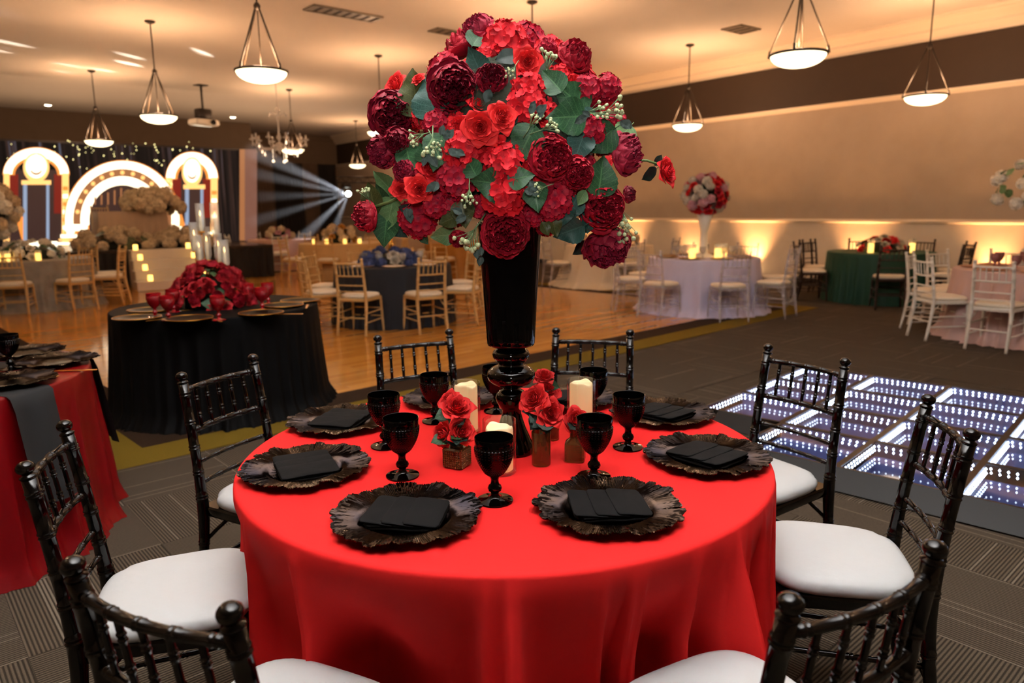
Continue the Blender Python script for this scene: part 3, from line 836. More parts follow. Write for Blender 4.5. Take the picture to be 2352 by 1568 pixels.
# --- charger plates
def charger_mesh():
    rng = random.Random(12); mb = MB(); nth = 420; R = 0.172
    lob = [rng.uniform(0, 6.28) for _ in range(6)]
    jag = [rng.uniform(-1, 1) for _ in range(nth)]
    # ragged coral edge: groups of ridges of random length
    edge = []; i = 0
    while i < nth:
        n = rng.randint(9, 24); l = rng.uniform(-1, 1)
        for k in range(n):
            if i < nth: edge.append(0.007*l + 0.006*math.sin(PI*(k+.5)/n) + 0.0018*jag[i] + (-0.007 if k == 0 else 0)); i += 1
    prof = []; rr = [0.0005, 0.03, 0.06, 0.085, 0.094, 0.100, 0.106, 0.113, 0.120, 0.128, 0.136, 0.144, 0.152, 0.160, 0.166, 0.172]
    vs = []; fs = []
    for k, r0 in enumerate(rr):
        t = max(0, (r0-0.113)/(R-0.113))
        for i in range(nth):
            a = 2*PI*i/nth; r = r0 + edge[i]*t
            z = 0.005
            if r0 > 0.094: z += 0.010*min(1, (r0-0.094)/0.019)
            z += 0.008*t + 0.003*t*math.sin(9*a+lob[0]) + 0.002*t*math.sin(17*a+lob[1])
            z += rng.uniform(-.0009, .0009)*t + (0.0012 if i % 2 else -0.0004)*min(1, max(0, (r0-0.06)/0.04))*(1+0.8*math.sin(r0*420+jag[i]*5))
            vs.append((r*math.cos(a), r*math.sin(a), z))
    n = len(rr)
    for k in range(n-1):
        for i in range(nth): j = (i+1) % nth; fs.append((k*nth+i, k*nth+j, (k+1)*nth+j, (k+1)*nth+i))
    # underside
    o = len(vs)
    for r0, z in ((0.170, None), (0.112, 0.011), (0.096, 0.0), (0.02, 0.0)):
        for i in range(nth):
            a = 2*PI*i/nth; rb = (r0+edge[i]) if z is None else r0
            vs.append((rb*math.cos(a), rb*math.sin(a), (vs[(n-1)*nth+i][2]-0.0035) if z is None else z))
    for k in range(4):
        A = (n-1)*nth if k == 0 else o+(k-1)*nth; B = o+k*nth
        for i in range(nth): j = (i+1) % nth; fs.append((A+i, A+j, B+j, B+i))
    fs.append(tuple(range(o+4*nth-1, o+3*nth-1, -1)))
    mb.add(vs, fs); return sharp(mb.mesh('charger_plate'), 55)
CHARGER = charger_mesh()
M_CHARGER = mat('charger_bronze_black', '#33271f', 0.20, metal=1.0, noise=0.9, nscale=10, c2='#19171b')
# --- napkins
def pillow(mb, sx, sy, h, M=None, p=16, n=44, sag=0.0):
    vs = []; fs = []; prof = [(0.93, 0.0), (0.985, 0.12), (1.0, 0.4), (1.0, 0.62), (0.985, 0.88), (0.94, 1.0), (0.6, 1.03), (0.05, 1.04)]
    for sc, z in prof:
        for i in range(n):
            a = 2*PI*i/n; ca, sa = math.cos(a), math.sin(a); r = 1/((abs(ca)**p+abs(sa)**p)**(1/p))
            x, y = r*ca*sx*sc, r*sa*sy*sc
            vs.append((x, y, z*h - sag*((x/sx)**2*0.5+(y/sy)**2*0.5) + 0.0012*math.sin(x*70)*math.cos(y*55)))
    m_ = len(prof)
    for k in range(m_-1):
        for i in range(n): j = (i+1) % n; fs.append((k*n+i, k*n+j, (k+1)*n+j, (k+1)*n+i))
    fs += [tuple(range(n-1, -1, -1)), tuple(range((m_-1)*n, m_*n))]
    mb.add(vs, fs, M)
def napkin_meshes():
    base = MB()
    for k in range(2): pillow(base, 0.078-0.002*k, 0.070-0.0015*k, 0.0075, Matrix.Translation((0.0015*k, -0.001*k, 0.007*k)) @ Matrix.Rotation(0.02*k, 4, 'Z'))
    pl = []
    for k in range(3):
        q = MB(); pillow(q, 0.037, 0.071, 0.0045, Matrix.Translation((-0.044+0.043*k, 0, 0.0150)) @ Matrix.Rotation(0.07, 4, 'Y') @ Matrix.Rotation(-0.03+0.02*k, 4, 'Z'), p=13, sag=0.001)
        pl.append(q.mesh('pleat'))
    return base.mesh('folded_base'), pl
NAPB, NAPP = napkin_meshes()
_q = MB(); pillow(_q, 0.080, 0.071, 0.011, Matrix.Translation((0, 0, 0.0145)) @ Matrix.Rotation(0.025, 4, 'Z'), p=8, sag=0.0025); NAPT = _q.mesh('top_fold')
M_NAP = mat('napkin_black', '#0e0e0f', 0.85, bump=0.25, bscale=900, noise=0.3, nscale=60, c2='#080809', spec=0.2)
# --- goblets
def goblet_mesh():
    mb = MB(); P = [(0.0446, 0.0), (0.0455, 0.0018), (0.0448, 0.0042), (0.034, 0.0058), (0.020, 0.0080), (0.0135, 0.0115), (0.0105, 0.016), (0.0095, 0.021), (0.0098, 0.0235),
                    (0.0150, 0.0275), (0.0172, 0.032), (0.0172, 0.036), (0.0150, 0.0405), (0.0112, 0.0445), (0.0098, 0.050), (0.0096, 0.056), (0.0112, 0.061), (0.0155, 0.0655)]
    bowl = []
    for k in range(35):
        t = k/34; z = 0.0655+0.0745*t; r = 0.0155+0.0325*math.sin(min(1, t*1.02)*PI/2)**0.82; bowl.append((r, z))
    P += bowl[1:] + [(0.0470, 0.1412), (0.0474, 0.150), (0.0482, 0.164), (0.0478, 0.1652), (0.0468, 0.1648), (0.0455, 0.150), (0.0450, 0.135), (0.041, 0.110), (0.031, 0.088), (0.016, 0.076), (0.0003, 0.073)]
    def rf(r, z, a, k):
        if 0.070 < z < 0.1402 and k < 60 and r > 0.018:
            u = a*34/(2*PI)+z*150; v = a*34/(2*PI)-z*150
            tri = lambda x: 1-2*abs((x % 1)-0.5)
            return r + 0.0019*min(tri(u), tri(v))*2-0.001
        if 0.0265 < z < 0.042: return r*(1+0.05*math.cos(a*10)*math.cos((z-0.034)*420))
        return r
    nb = len(P)
    def rf2(r, z, a, k): return rf(r, z, a, k) if k <= 18+34 else r
    mb.lathe(P, 136, None, True, True, rf2)
    return sharp(mb.mesh('goblet'), 60)
GOBLET = goblet_mesh()
M_BLKGLASS = mat('black_glass', '#030303', 0.06, spec=0.32)
M_REDGLASS = mat('red_glass', (0.45, 0.004, 0.012), 0.08, coat=0.3, trans=0.35)

SEATS = [(-152, 'front left', 'the near left'), (-100, 'front right', 'the near right'), (-49, 'right', 'the right'), (-7, 'far right', 'the far right'),
         (28, 'back right', 'the back right'), (73, 'back left', 'the back left'), (116, 'far left', 'the far left'), (160, 'left', 'the left')]
PLPX = {-152: (935, 1185), -100: (1397, 1165), -49: (1622, 1048), -7: (1520, 950), 160: (702, 1075), 116: (783, 967), 73: (1035, 917)}
for k, (ang, nm, lab) in enumerate(SEATS):
    if ang in PLPX: P = atz(*PLPX[ang], TZ+0.010)
    else: P = TC + Vector((math.cos(math.radians(ang)), math.sin(math.radians(ang)), 0))*0.585
    tag(obj('charger_plate', CHARGER, M_CHARGER, loc=(P.x, P.y, TZ+0.0004), rot=(0, 0, k*1.37)), 'ruffled bronze-black charger plate at %s seat of the red table' % lab, 'plate', 'charger plates on the red table')
    an = math.atan2(TC.y-P.y, TC.x-P.x)
    rz = {-152: 0.30, -100: -0.42, -49: 0.9, 160: 0.15}.get(ang, 0.2)
    t = thing('napkin', 'folded black napkin on the plate at %s seat of the red table' % lab, 'napkin', (P.x, P.y, TZ+0.0062), an-PI/2+rz, 'black napkins on the red table')
    obj('folded_base', NAPB, M_NAP, t)
    for q in NAPP: obj('pleat', q, M_NAP, t)
    t.scale = (1.13, 1.08, 1)
GB = [((1137, 1150), 'black diamond-cut goblet in front of the middle candle, nearest the camera'), ((925, 1093), 'black diamond-cut goblet in front of another at the left of the red table'),
      ((886, 1025), 'black diamond-cut goblet partly hidden behind the left front goblet'), ((1000, 968), 'black diamond-cut goblet beside the left back candle'),
      ((1364, 1095), 'black diamond-cut goblet right of the bud vases, behind the near right plate'), ((1442, 1028), 'black diamond-cut goblet beside the far right plate'),
      ((1362, 955), 'black diamond-cut goblet hidden behind the right back candle'), ((1140, 945), 'black diamond-cut goblet behind the foot of the tall vase')]
for k, (p, lab) in enumerate(GB):
    P = atz(p[0], p[1], TZ); tag(obj('goblet', GOBLET, M_BLKGLASS, loc=(P.x, P.y, TZ+0.0003), rot=(0, 0, k*0.7)), lab, 'goblet', 'black goblets on the red table')

# --- pillar candles in glass cylinders
M_CLGLASS = glassmat('clear_glass', (0.97, 0.98, 0.97))
M_WAX = mat('candle_wax', '#f0e2c0', 0.5, emit=(1.0, 0.62, 0.26), es=0.42)
M_FLAME = mat('led_flame', '#ffd27a', 0.4, emit=(1.0, 0.62, 0.22), es=6)
def candle_set(p, h, ch, lab, r=0.046, cr=0.037):
    P = atz(p[0], p[1], TZ)
    mb = MB(); mb.lathe([(0.002, 0.0), (r-0.002, 0.0), (r, 0.002), (r, h-0.001), (r-0.0012, h), (r-0.0026, h-0.001), (r-0.0026, 0.0075), (0.002, 0.007)], 48, None, True, True)
    tag(obj('candle_holder', sharp(mb.mesh('candle_holder'), 50), M_CLGLASS, loc=(P.x, P.y, TZ+0.0003)), 'clear glass cylinder around the %s candle on the red table' % lab, 'candle holder', 'glass candle cylinders on the red table')
    t = thing('pillar_candle', 'lit cream pillar candle, %s of the three on the red table' % lab, 'candle', (P.x, P.y, TZ+0.0082), 0, 'pillar candles on the red table')
    mb = MB()
    def rf(rr, z, a, k): return rr
    pr = [(0.002, 0), (cr-0.002, 0), (cr, 0.002), (cr, ch-0.006), (cr-0.0015, ch-0.001), (cr-0.004, ch), (cr-0.007, ch-0.003), (cr-0.011, ch-0.011), (0.002, ch-0.015)]
    n0 = 0; mb.lathe(pr, 48)
    for i, v in enumerate(mb.v):                   # wavy melted rim
        if v.z > ch-0.008: a = math.atan2(v.y, v.x); v.z += 0.004*math.sin(2*a+ch*90)+0.002*math.sin(5*a)
    obj('wax', mb, M_WAX, t)
    mb = MB(); mb.lathe([(0.0005, 0), (0.004, 0.004), (0.0048, 0.009), (0.003, 0.018), (0.0003, 0.026)], 12); obj('flame', mb, M_FLAME, t, loc=(0, 0, ch-0.024), scale=.55)
candle_set((1148, 1083), 0.150, 0.122, 'front')
candle_set((1072, 990), 0.165, 0.148, 'left back')
candle_set((1334, 986), 0.168, 0.150, 'right back')

# --- tall black trumpet vase
VP = atz(1176, 1036, TZ)
VX = Vector((VP.x, VP.y, 0))
def vase_px(y, wpx):     # radius and height from a silhouette row of the photograph
    lo, hi = TZ, 2.2
    for _ in range(40):
        mid_ = (lo+hi)/2
        if proj((VP.x, VP.y, mid_))[1] > y: lo = mid_
        else: hi = mid_
    return (wpx/2/FPX*proj((VP.x, VP.y, lo))[2], lo-TZ)
rows = [(1030, 104), (1020, 98), (1000, 82), (980, 64), (962, 52), (948, 44), (940, 44), (932, 56), (922, 68), (912, 73), (903, 68), (896, 54), (892, 38), (889, 38), (884, 66), (878, 90), (870, 106), (861, 111), (852, 107), (845, 92), (839, 68), (836, 56), (832, 58), (828, 70),
        (820, 83), (812, 86), (805, 80), (801, 68), (799, 64), (796, 66), (794, 90), (791, 106), (786, 110), (770, 112), (720, 118), (660, 126), (600, 135), (550, 143), (515, 150)]
pr = [(0.002, 0), (0.066, 0), (0.067, 0.003)] + [vase_px(y, w_) for y, w_ in rows]
rt, zt = pr[-1]
pr += [(rt+0.001, zt+0.004), (rt-0.002, zt+0.006), (rt-0.006, zt+0.002), (rt-0.012, zt-0.12), (0.02, zt-0.2)]
mb = MB(); mb.lathe(pr, 72)
M_VASE = mat('vase_black', '#020202', 0.04, spec=0.5)
vase = thing('trumpet_vase', 'tall glossy black trumpet vase on stacked bulbs in the middle of the red table', 'vase', (VP.x, VP.y, TZ+0.0003))
k0 = [i for i, q in enumerate(pr) if abs(q[1]-vase_px(797, 60)[1]) < 0.004][0]
mb1 = MB(); mb1.lathe(pr[:k0+1], 72, None, True, True); obj('bulb_stem', mb1, M_VASE, vase)
mb2 = MB(); mb2.lathe(pr[k0:], 72, None, True, True); obj('flared_cup', mb2, M_VASE, vase)
VTOP = TZ+zt
# ================================================================== the tall flower arrangement
BC = Vector((VP.x, VP.y, 0)) ; BC.z = 1.665
_d0 = (BC-CAM).dot(CF)
arr = thing('flower_arrangement', 'huge domed arrangement of red roses, peonies and hydrangeas in the tall black vase', 'flowers', (VP.x, VP.y, VTOP-0.05))
bpy.context.view_layer.update()
AINV = Matrix.Translation(-arr.location)
cpx = proj(BC)
def dome(px, py, push=0.0):
    """point on the front of the flower dome along the pixel's direction, and its outward direction"""
    dx = (px-cpx[0])/FPX*_d0; dy = -(py-cpx[1])/FPX*_d0
    q = (dx/0.37)**2+(dy/0.34)**2
    dep = _d0 - 0.27*math.sqrt(max(0, 1-q)) + push
    P = atD(px, py, dep)
    n = (P-BC); n = Vector((n.x, n.y, n.z*0.9)).normalized()
    return P, n, dep
def bloom(name, me, m, px, py, dpx, tilt=None, push=0.0, sc=(1, 1, 1), hz=0.5, label=None):
    P, n, dep = dome(px, py, push)
    R = dpx/2/FPX*dep
    tocam = (CAM-P).normalized()
    ax = (n*0.55+tocam*0.62)
    if tilt is not None:                     # tilt = (right, up) lean of the bloom's face in the photo
        ax = tocam*0.6+CR*tilt[0]+CU*tilt[1]
    ax.normalize()
    M_ = Matrix.Translation(P-ax*R*hz) @ rotm(ax, random.uniform(0, 6.28)) @ Matrix.Diagonal((R*sc[0], R*sc[1], R*sc[2], 1))
    o = obj(name, me, m, arr, label=label); o.matrix_local = AINV @ M_
    return o
S = 2.529
def cx(x): return 780+x/S
def cy(y): return y/S
PE = [(785, 155, 235, 'P', 3, (-0.55, 0.7)), (665, 510, 320, 'B', 0, (0.1, -0.05)), (315, 665, 300, 'B', 1, (0.15, -0.1)), (885, 445, 215, 'B', 3, (0.0, 0.25)), (1380, 312, 245, 'C', 3, (0.35, 0.5)),
      (1240, 915, 300, 'C', 1, (0.25, 0.1)), (1680, 880, 300, 'P', 3, (0.95, 0.25)), (1535, 1205, 310, 'C', 0, (0.25, 0.0)), (965, 1365, 310, 'C', 0, (0.0, -0.12)), (1560, 1455, 310, 'P', 2, (0.3, -0.8)),
      (135, 1250, 215, 'C', 3, (-0.7, 0.0)), (235, 890, 215, 'P', 2, (-0.5, -0.2)), (1385, 1010, 215, 'C', 2, (0.2, -0.1)), (365, 985, 150, 'P', 3, (-0.3, 0.2)), (690, 1395, 130, 'C', 2, (-0.2, -0.6)),
      (330, 820, 170, 'B', 2, (-0.2, -0.3)), (1690, 1130, 120, 'B', 3, (0.9, 0.1))]
PM = {'C': M_PEON, 'B': M_PEOND, 'P': M_PEONP}
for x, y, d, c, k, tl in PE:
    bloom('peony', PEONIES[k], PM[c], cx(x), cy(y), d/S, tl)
HY = [(960, 215, 330, 'R'), (870, 320, 220, 'R'), (590, 400, 250, 'C'), (1095, 510, 260, 'R'), (1085, 610, 280, 'R'), (1450, 515, 210, 'C'), (1575, 500, 195, 'C'), (700, 880, 290, 'R'), (960, 955, 290, 'R'),
      (665, 1050, 280, 'C'), (640, 1170, 220, 'C'), (430, 1285, 270, 'C'), (550, 1200, 190, 'C'), (955, 1130, 330, 'R'), (1250, 1180, 260, 'C'), (545, 715, 180, 'C'), (380, 850, 200, 'C'), (1480, 750, 200, 'C'),
      (1215, 255, 120, 'C'), (1120, 1030, 220, 'R'), (1200, 640, 180, 'R'), (800, 560, 180, 'R'), (1340, 1080, 170, 'C'), (1620, 700, 150, 'C'), (1130, 1270, 150, 'C'), (1300, 420, 150, 'R'), (660, 760, 200, 'R'), (480, 1010, 190, 'C')]
BACK = {(590, 400), (870, 320), (1120, 1030), (1200, 640), (800, 560), (1340, 1080), (1130, 1270), (640, 1170), (1300, 420), (660, 760), (480, 1010), (380, 850), (1620, 700)}
for i, (x, y, d, c) in enumerate(HY):
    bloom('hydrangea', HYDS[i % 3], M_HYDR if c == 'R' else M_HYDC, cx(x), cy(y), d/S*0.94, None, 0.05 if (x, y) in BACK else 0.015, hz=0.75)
for i in range(46):
    r_ = math.sqrt((i+.5)/46); a_ = i*2.399963
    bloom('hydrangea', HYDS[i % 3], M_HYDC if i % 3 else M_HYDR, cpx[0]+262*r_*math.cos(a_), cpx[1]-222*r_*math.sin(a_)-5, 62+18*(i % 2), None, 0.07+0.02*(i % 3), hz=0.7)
RO = [(815, 742, 235, (-0.05, -0.02), 0, 1), (955, 672, 195, (0.25, 0.15), 1, 1), (1095, 352, 190, (0.05, 0.1), 2, 1), (305, 485, 165, (-0.5, 0.35), 1, 1), (468, 1098, 185, (0.05, 0.05), 0, 1), (350, 1098, 140, (-0.15, 0.05), 2, 1),
      (540, 965, 180, (0.1, 0.3), 1, 0), (885, 860, 190, (0.1, -0.3), 2, 0), (680, 735, 150, (-0.2, 0.1), 1, 0), (1370, 455, 150, (0.2, 0.6), 2, 0), (815, 590, 150, (0.1, 0.5), 1, 0), (450, 450, 90, (-0.3, 0.5), 2, 1), (1190, 680, 110, (0.3, 0.2), 0, 0)]
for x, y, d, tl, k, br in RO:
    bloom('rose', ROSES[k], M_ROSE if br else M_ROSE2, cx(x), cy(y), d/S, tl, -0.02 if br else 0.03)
# the single rose that sticks out to the right on its own stem
o = bloom('rose', ROSES[1], M_ROSE2, cx(1925), cy(990), 190/S, (0.75, 0.25), 0.0, label='single red rose sticking out to the right')
def wtube(name, pts, r, m):
    mb = MB(); mb.tube([AINV @ Vector(p) for p in pts], r, 7); return obj(name, mb, m, arr)
a = dome(cx(1870), cy(960))[0]; b = dome(cx(1700), cy(930), 0.08)[0]
wtube('stem', [b, (a+b)/2+Vector((0, 0, 0.006)), a], 0.0035, M_STEM)
a = dome(cx(180), cy(1210))[0]; b = dome(cx(420), cy(1110), 0.10)[0]
wtube('stem', [b, (a+b)/2+Vector((0, 0, -0.004)), a], 0.0045, M_STEM)
# leaves: (x, y of the leaf's middle, length, direction of the tip in degrees, 0 = right, 90 = up)
LV = [(815, 205, 170, 60, 'G', 0), (1335, 560, 270, 150, 'G', 1), (1310, 680, 260, 185, 'G', 2), (530, 550, 300, 105, 'T', 3), (435, 530, 290, 95, 'O', 0), (790, 355, 190, 110, 'T', 1), (970, 335, 160, 200, 'D', 4), (1230, 465, 190, 130, 'G', 0),
      (1075, 845, 250, 240, 'G', 2), (1500, 815, 240, 215, 'G', 1), (1390, 860, 200, 250, 'T', 3), (1520, 1015, 250, 85, 'G', 0), (570, 890, 240, 255, 'G', 2), (405, 930, 190, 285, 'G', 1), (250, 1055, 190, 140, 'L', 0), (190, 1150, 210, 95, 'O', 4),
      (290, 1250, 210, 250, 'L', 3), (265, 1340, 220, 260, 'G', 2), (880, 1060, 270, 170, 'G', 1), (1140, 1150, 190, 280, 'G', 0), (640, 1275, 160, 200, 'O', 4), (610, 1365, 180, 185, 'L', 5), (1325, 1345, 200, 205, 'T', 3), (1405, 1315, 130, 170, 'D', 4),
      (1345, 1215, 170, 245, 'T', 1), (1245, 1310, 150, 285, 'O', 5), (1195, 1330, 100, 300, 'O', 4), (1795, 1010, 130, 205, 'D', 4), (1850, 930, 80, 60, 'D', 5), (390, 1215, 110, 160, 'D', 4), (625, 905, 120, 255, 'D', 5), (860, 560, 90, 250, 'D', 5),
      (1640, 790, 170, 230, 'L', 1), (1405, 1150, 110, 240, 'L', 5), (490, 1385, 90, 300, 'G', 4), (1010, 690, 90, 60, 'D', 5), (1060, 1030, 170, 10, 'G', 0), (760, 960, 150, 120, 'G', 2), (1420, 700, 170, 200, 'T', 3), (1180, 800, 130, 90, 'T', 5),
      (480, 880, 120, 100, 'G', 1), (1450, 1290, 150, 260, 'T', 3), (1400, 1440, 130, 215, 'D', 5), (240, 1130, 150, 100, 'G', 1), (340, 1330, 160, 310, 'T', 2), (720, 1250, 170, 280, 'O', 0), (1300, 1250, 160, 260, 'T', 2)]
LM = {'G': M_LEAF, 'D': M_LEAFD, 'T': M_LEAFT, 'L': M_LEAFL, 'O': M_LEAFO}
rng = random.Random(5)
for x, y, l, an, c, k in LV:
    P, n, dep = dome(cx(x), cy(y), rng.uniform(0.0, 0.035))
    ln = l/S/FPX*dep*0.92; t = math.radians(an)
    d = CR*math.cos(t)+CU*math.sin(t)
    tocam = (CAM-P).normalized(); up = (tocam*0.75+n*0.4+CU*rng.uniform(-.15, .35)+CR*rng.uniform(-.3, .3)).normalized()
    d = (d-up*d.dot(up)*0.8).normalized(); sx_ = d.cross(up).normalized(); up = sx_.cross(d)
    M_ = Matrix((sx_, d, up)).transposed().to_4x4(); M_.translation = P-d*ln*0.5
    o = obj('leaf', LEAVES[k], LM[c], arr); o.matrix_local = AINV @ M_ @ Matrix.Diagonal((ln*(1.0 if k < 4 else 1.2), ln, ln, 1))
for x, y, l, an in ((1215, 345, 130, 80), (1590, 640, 150, 20), (1500, 640, 130, 10), (1130, 690, 100, 60), (1225, 735, 110, 20), (530, 870, 140, 265), (440, 795, 110, 200), (745, 1385, 170, 235), (1655, 1310, 180, 280), (755, 1150, 110, 270), (1155, 1100, 90, 200),
                    (150, 1125, 90, 120), (1000, 420, 80, 240), (560, 830, 90, 300), (1640, 1260, 130, 275), (790, 1440, 80, 260)):
    P, n, dep = dome(cx(x), cy(y), -0.035); ln = l/S/FPX*dep*1.25; t = math.radians(an)
    d = (CR*math.cos(t)+CU*math.sin(t)+(CAM-P).normalized()*0.5).normalized()
    M_ = Matrix.Translation(P-d*ln*0.5) @ rotm(d, rng.uniform(0, 6)) @ Matrix.Diagonal((ln, ln, ln, 1))
    o = obj('berry_sprig', SPRIGS[rng.randint(0, 1)], [M_STEMG, M_BERRY], arr); o.matrix_local = AINV @ M_
# small grey-green foliage tips
for x, y, an in ((650, 850, 330), (610, 800, 60), (1120, 650, 100), (1160, 660, 40), (720, 1260, 190), (800, 1460, 270), (505, 915, 270), (1640, 710, 320), (1440, 690, 170), (545, 1065, 250), (400, 1205, 280), (1150, 1110, 150)):
    for k in range(3):
        P, n, dep = dome(cx(x+rng.uniform(-25, 25)), cy(y+rng.uniform(-25, 25)), -0.04); ln = rng.uniform(50, 75)/S/FPX*dep; t = math.radians(an+rng.uniform(-40, 40))
        d = CR*math.cos(t)+CU*math.sin(t); up = (CAM-P).normalized(); d = (d-up*d.dot(up)).normalized(); s_ = d.cross(up)
        M_ = Matrix((s_, d, up)).transposed().to_4x4(); M_.translation = P
        o = obj('leaf', LEAVES[4+k % 2], M_LEAFG, arr); o.matrix_local = AINV @ M_ @ Matrix.Diagonal((ln*1.1, ln, ln, 1))
# foam core and the far side of the dome
mb = MB(); mb.sphere((0, 0, BC.z-arr.location.z), 0.235, 24, 14); obj('foam_core', mb, mat('moss_dark', (0.012, 0.016, 0.006), 0.9, bump=0.6, bscale=60), arr)
mb = MB(); mb.lathe([(0.07, -0.02), (0.075, 0.02), (0.03, 0.12)], 20); obj('stem_bundle', mb, M_STEM, arr)
for i in range(34):
    z = 1-1.7*(i+0.5)/34; a_ = i*2.399963; q = math.sqrt(max(0, 1-z*z)); d = Vector((q*math.cos(a_), q*math.sin(a_), z))
    if d.dot((CAM-BC).normalized()) > -0.05: continue
    P = BC+Vector((d.x*0.30, d.y*0.30, d.z*0.27)); R = rng.uniform(0.055, 0.07)
    nm, me, m_ = (('hydrangea', HYDS[i % 3], M_HYDC), ('peony', PEONIES[i % 4], M_PEON), ('rose', ROSES[i % 3], M_ROSE2))[i % 3]
    o = obj(nm, me, m_, arr); o.matrix_local = AINV @ Matrix.Translation(P-d*R*.4) @ rotm(d, i) @ Matrix.Diagonal((R, R, R, 1))

# ================================================================== bud vases with red roses
M_AMBER = mat('amber_textured_glass', (0.20, 0.085, 0.025), 0.16, coat=0.4, trans=0.35, spec=0.6, noise=0.4, nscale=30, c2=(0.06, 0.02, 0.008))
M_AMBER2 = mat('amber_clear_glass', (0.30, 0.115, 0.035), 0.08, coat=0.3, trans=0.7, spec=0.5)
def place(p): P = atz(p[0], p[1], TZ); return Vector((P.x, P.y, TZ+0.0003))
VC = place((1050, 1070)); VY = place((1243, 1066)); VB = place((1321, 1056)); VK = place((1267, 1008))
mb = MB(); s = 0.030; hh = 0.058     # cube with studded faces
mb.bbox((-s, -s, 0), (s, s, hh), 0.004)
for fx in range(4):
    Mr = Matrix.Rotation(fx*PI/2, 4, 'Z')
    for i in range(8):
        for j in range(8):
            c = Vector((-0.0245+0.007*i, -s-0.0004, 0.006+0.0064*j))
            mb.add([c+Vector((-.003, 0, -.003)), c+Vector((.003, 0, -.003)), c+Vector((.003, 0, .003)), c+Vector((-.003, 0, .003)), c+Vector((0, -.0022, 0))], [(0, 1, 4), (1, 2, 4), (2, 3, 4), (3, 0, 4)], Mr)
mb.lathe([(0.018, hh), (0.019, hh+0.004), (0.017, hh+0.010), (0.020, hh+0.012), (0.015, hh+0.012), (0.014, hh)], 24, None, True, True)
me = mb.mesh('bud_vase', False)
tag(obj('bud_vase', me, M_AMBER, loc=VC, rot=(0, 0, 0.45)), 'studded amber glass cube vase holding four red roses', 'vase', 'bud vases on the red table')
mb = MB(); mb.lathe([(0.002, 0), (0.0255, 0), (0.027, 0.002), (0.027, 0.096), (0.0262, 0.0975), (0.0245, 0.096), (0.0245, 0.009), (0.002, 0.007)], 40)
tag(obj('bud_vase', sharp(mb.mesh('bud_vase'), 50), M_AMBER2, loc=VY), 'smooth amber glass cylinder vase beside the black vase foot', 'vase', 'bud vases on the red table')
mb = MB(); s = 0.0285
def sq(r, z, p=7): return r, z
pr = [(s*.9, 0), (s, 0.003), (s, 0.050), (s*.96, 0.056), (0.0165, 0.066), (0.0155, 0.070), (0.0155, 0.092), (0.0175, 0.095), (0.0175, 0.098), (0.0135, 0.098), (0.0135, 0.07), (0.022, 0.052), (0.022, 0.006), (0.001, 0.005)]
def rsq(r, z, a, k):
    if k <= 4 or k >= 11: p = 6.0; return r/((abs(math.cos(a))**p+abs(math.sin(a))**p)**(1/p)) + (0.0009*math.sin(z*900) if 0.003 < z < 0.05 and k < 4 else 0)
    return r
# ribbed body
body = [(s*.9, 0)] + [(s+0.0005*math.sin(i*2.1), 0.003+0.047*i/30) for i in range(31)] + pr[3:]
def rsq2(r, z, a, k):
    if z < 0.058 and r > 0.018: p = 6.0; return r/((abs(math.cos(a))**p+abs(math.sin(a))**p)**(1/p))
    return r
mb.lathe(body, 48, None, True, True, rsq2)
tag(obj('bud_vase', sharp(mb.mesh('bud_vase'), 50), M_AMBER2, loc=VB, rot=(0, 0, 0.7)), 'square ribbed amber glass bottle with a narrow neck', 'vase', 'bud vases on the red table')
mb = MB(); mb.lathe([(0.002, 0), (0.022, 0), (0.024, 0.002), (0.024, 0.07), (0.015, 0.082), (0.015, 0.10), (0.012, 0.10), (0.012, 0.08), (0.021, 0.066), (0.021, 0.006), (0.002, 0.005)], 32)
tag(obj('bud_vase', mb.mesh('bud_vase'), M_AMBER2, loc=VK), 'small amber glass bottle tucked behind the cylinder vase', 'vase', 'bud vases on the red table')
RB = [(VC, (1050, 928), 82, (0.1, 0.5), 0.060, 'upper rose, open face up, in the studded amber cube vase', 0, 0.0), (VC, (1025, 918), 62, (-0.5, 0.4), 0.060, 'rose at the back of the studded amber cube vase', 1, 0.03),
      (VC, (1012, 1000), 68, (-0.5, -0.1), 0.060, 'rose drooping left from the studded amber cube vase', 2, -0.01), (VC, (1064, 990), 74, (0.25, 0.05), 0.060, 'rose at the lower right of the studded amber cube vase', 1, -0.03),
      (VY, (1221, 914), 80, (-0.35, 0.25), 0.095, 'rose leaning left over the amber cylinder vase', 0, -0.01), (VY, (1268, 947), 74, (0.2, 0.05), 0.095, 'rose facing the camera above the amber cylinder vase', 2, -0.03),
      (VK, (1262, 893), 66, (0.25, 0.3), 0.095, 'rose behind the two roses of the cylinder vase', 1, 0.0), (VK, (1250, 858), 58, (0.1, 0.8), 0.095, 'topmost rose, seen from the side, beside the black vase stem', 2, 0.03),
      (VB, (1326, 962), 72, (0.25, 0.2), 0.095, 'rose in the square ribbed amber bottle', 0, 0.0)]
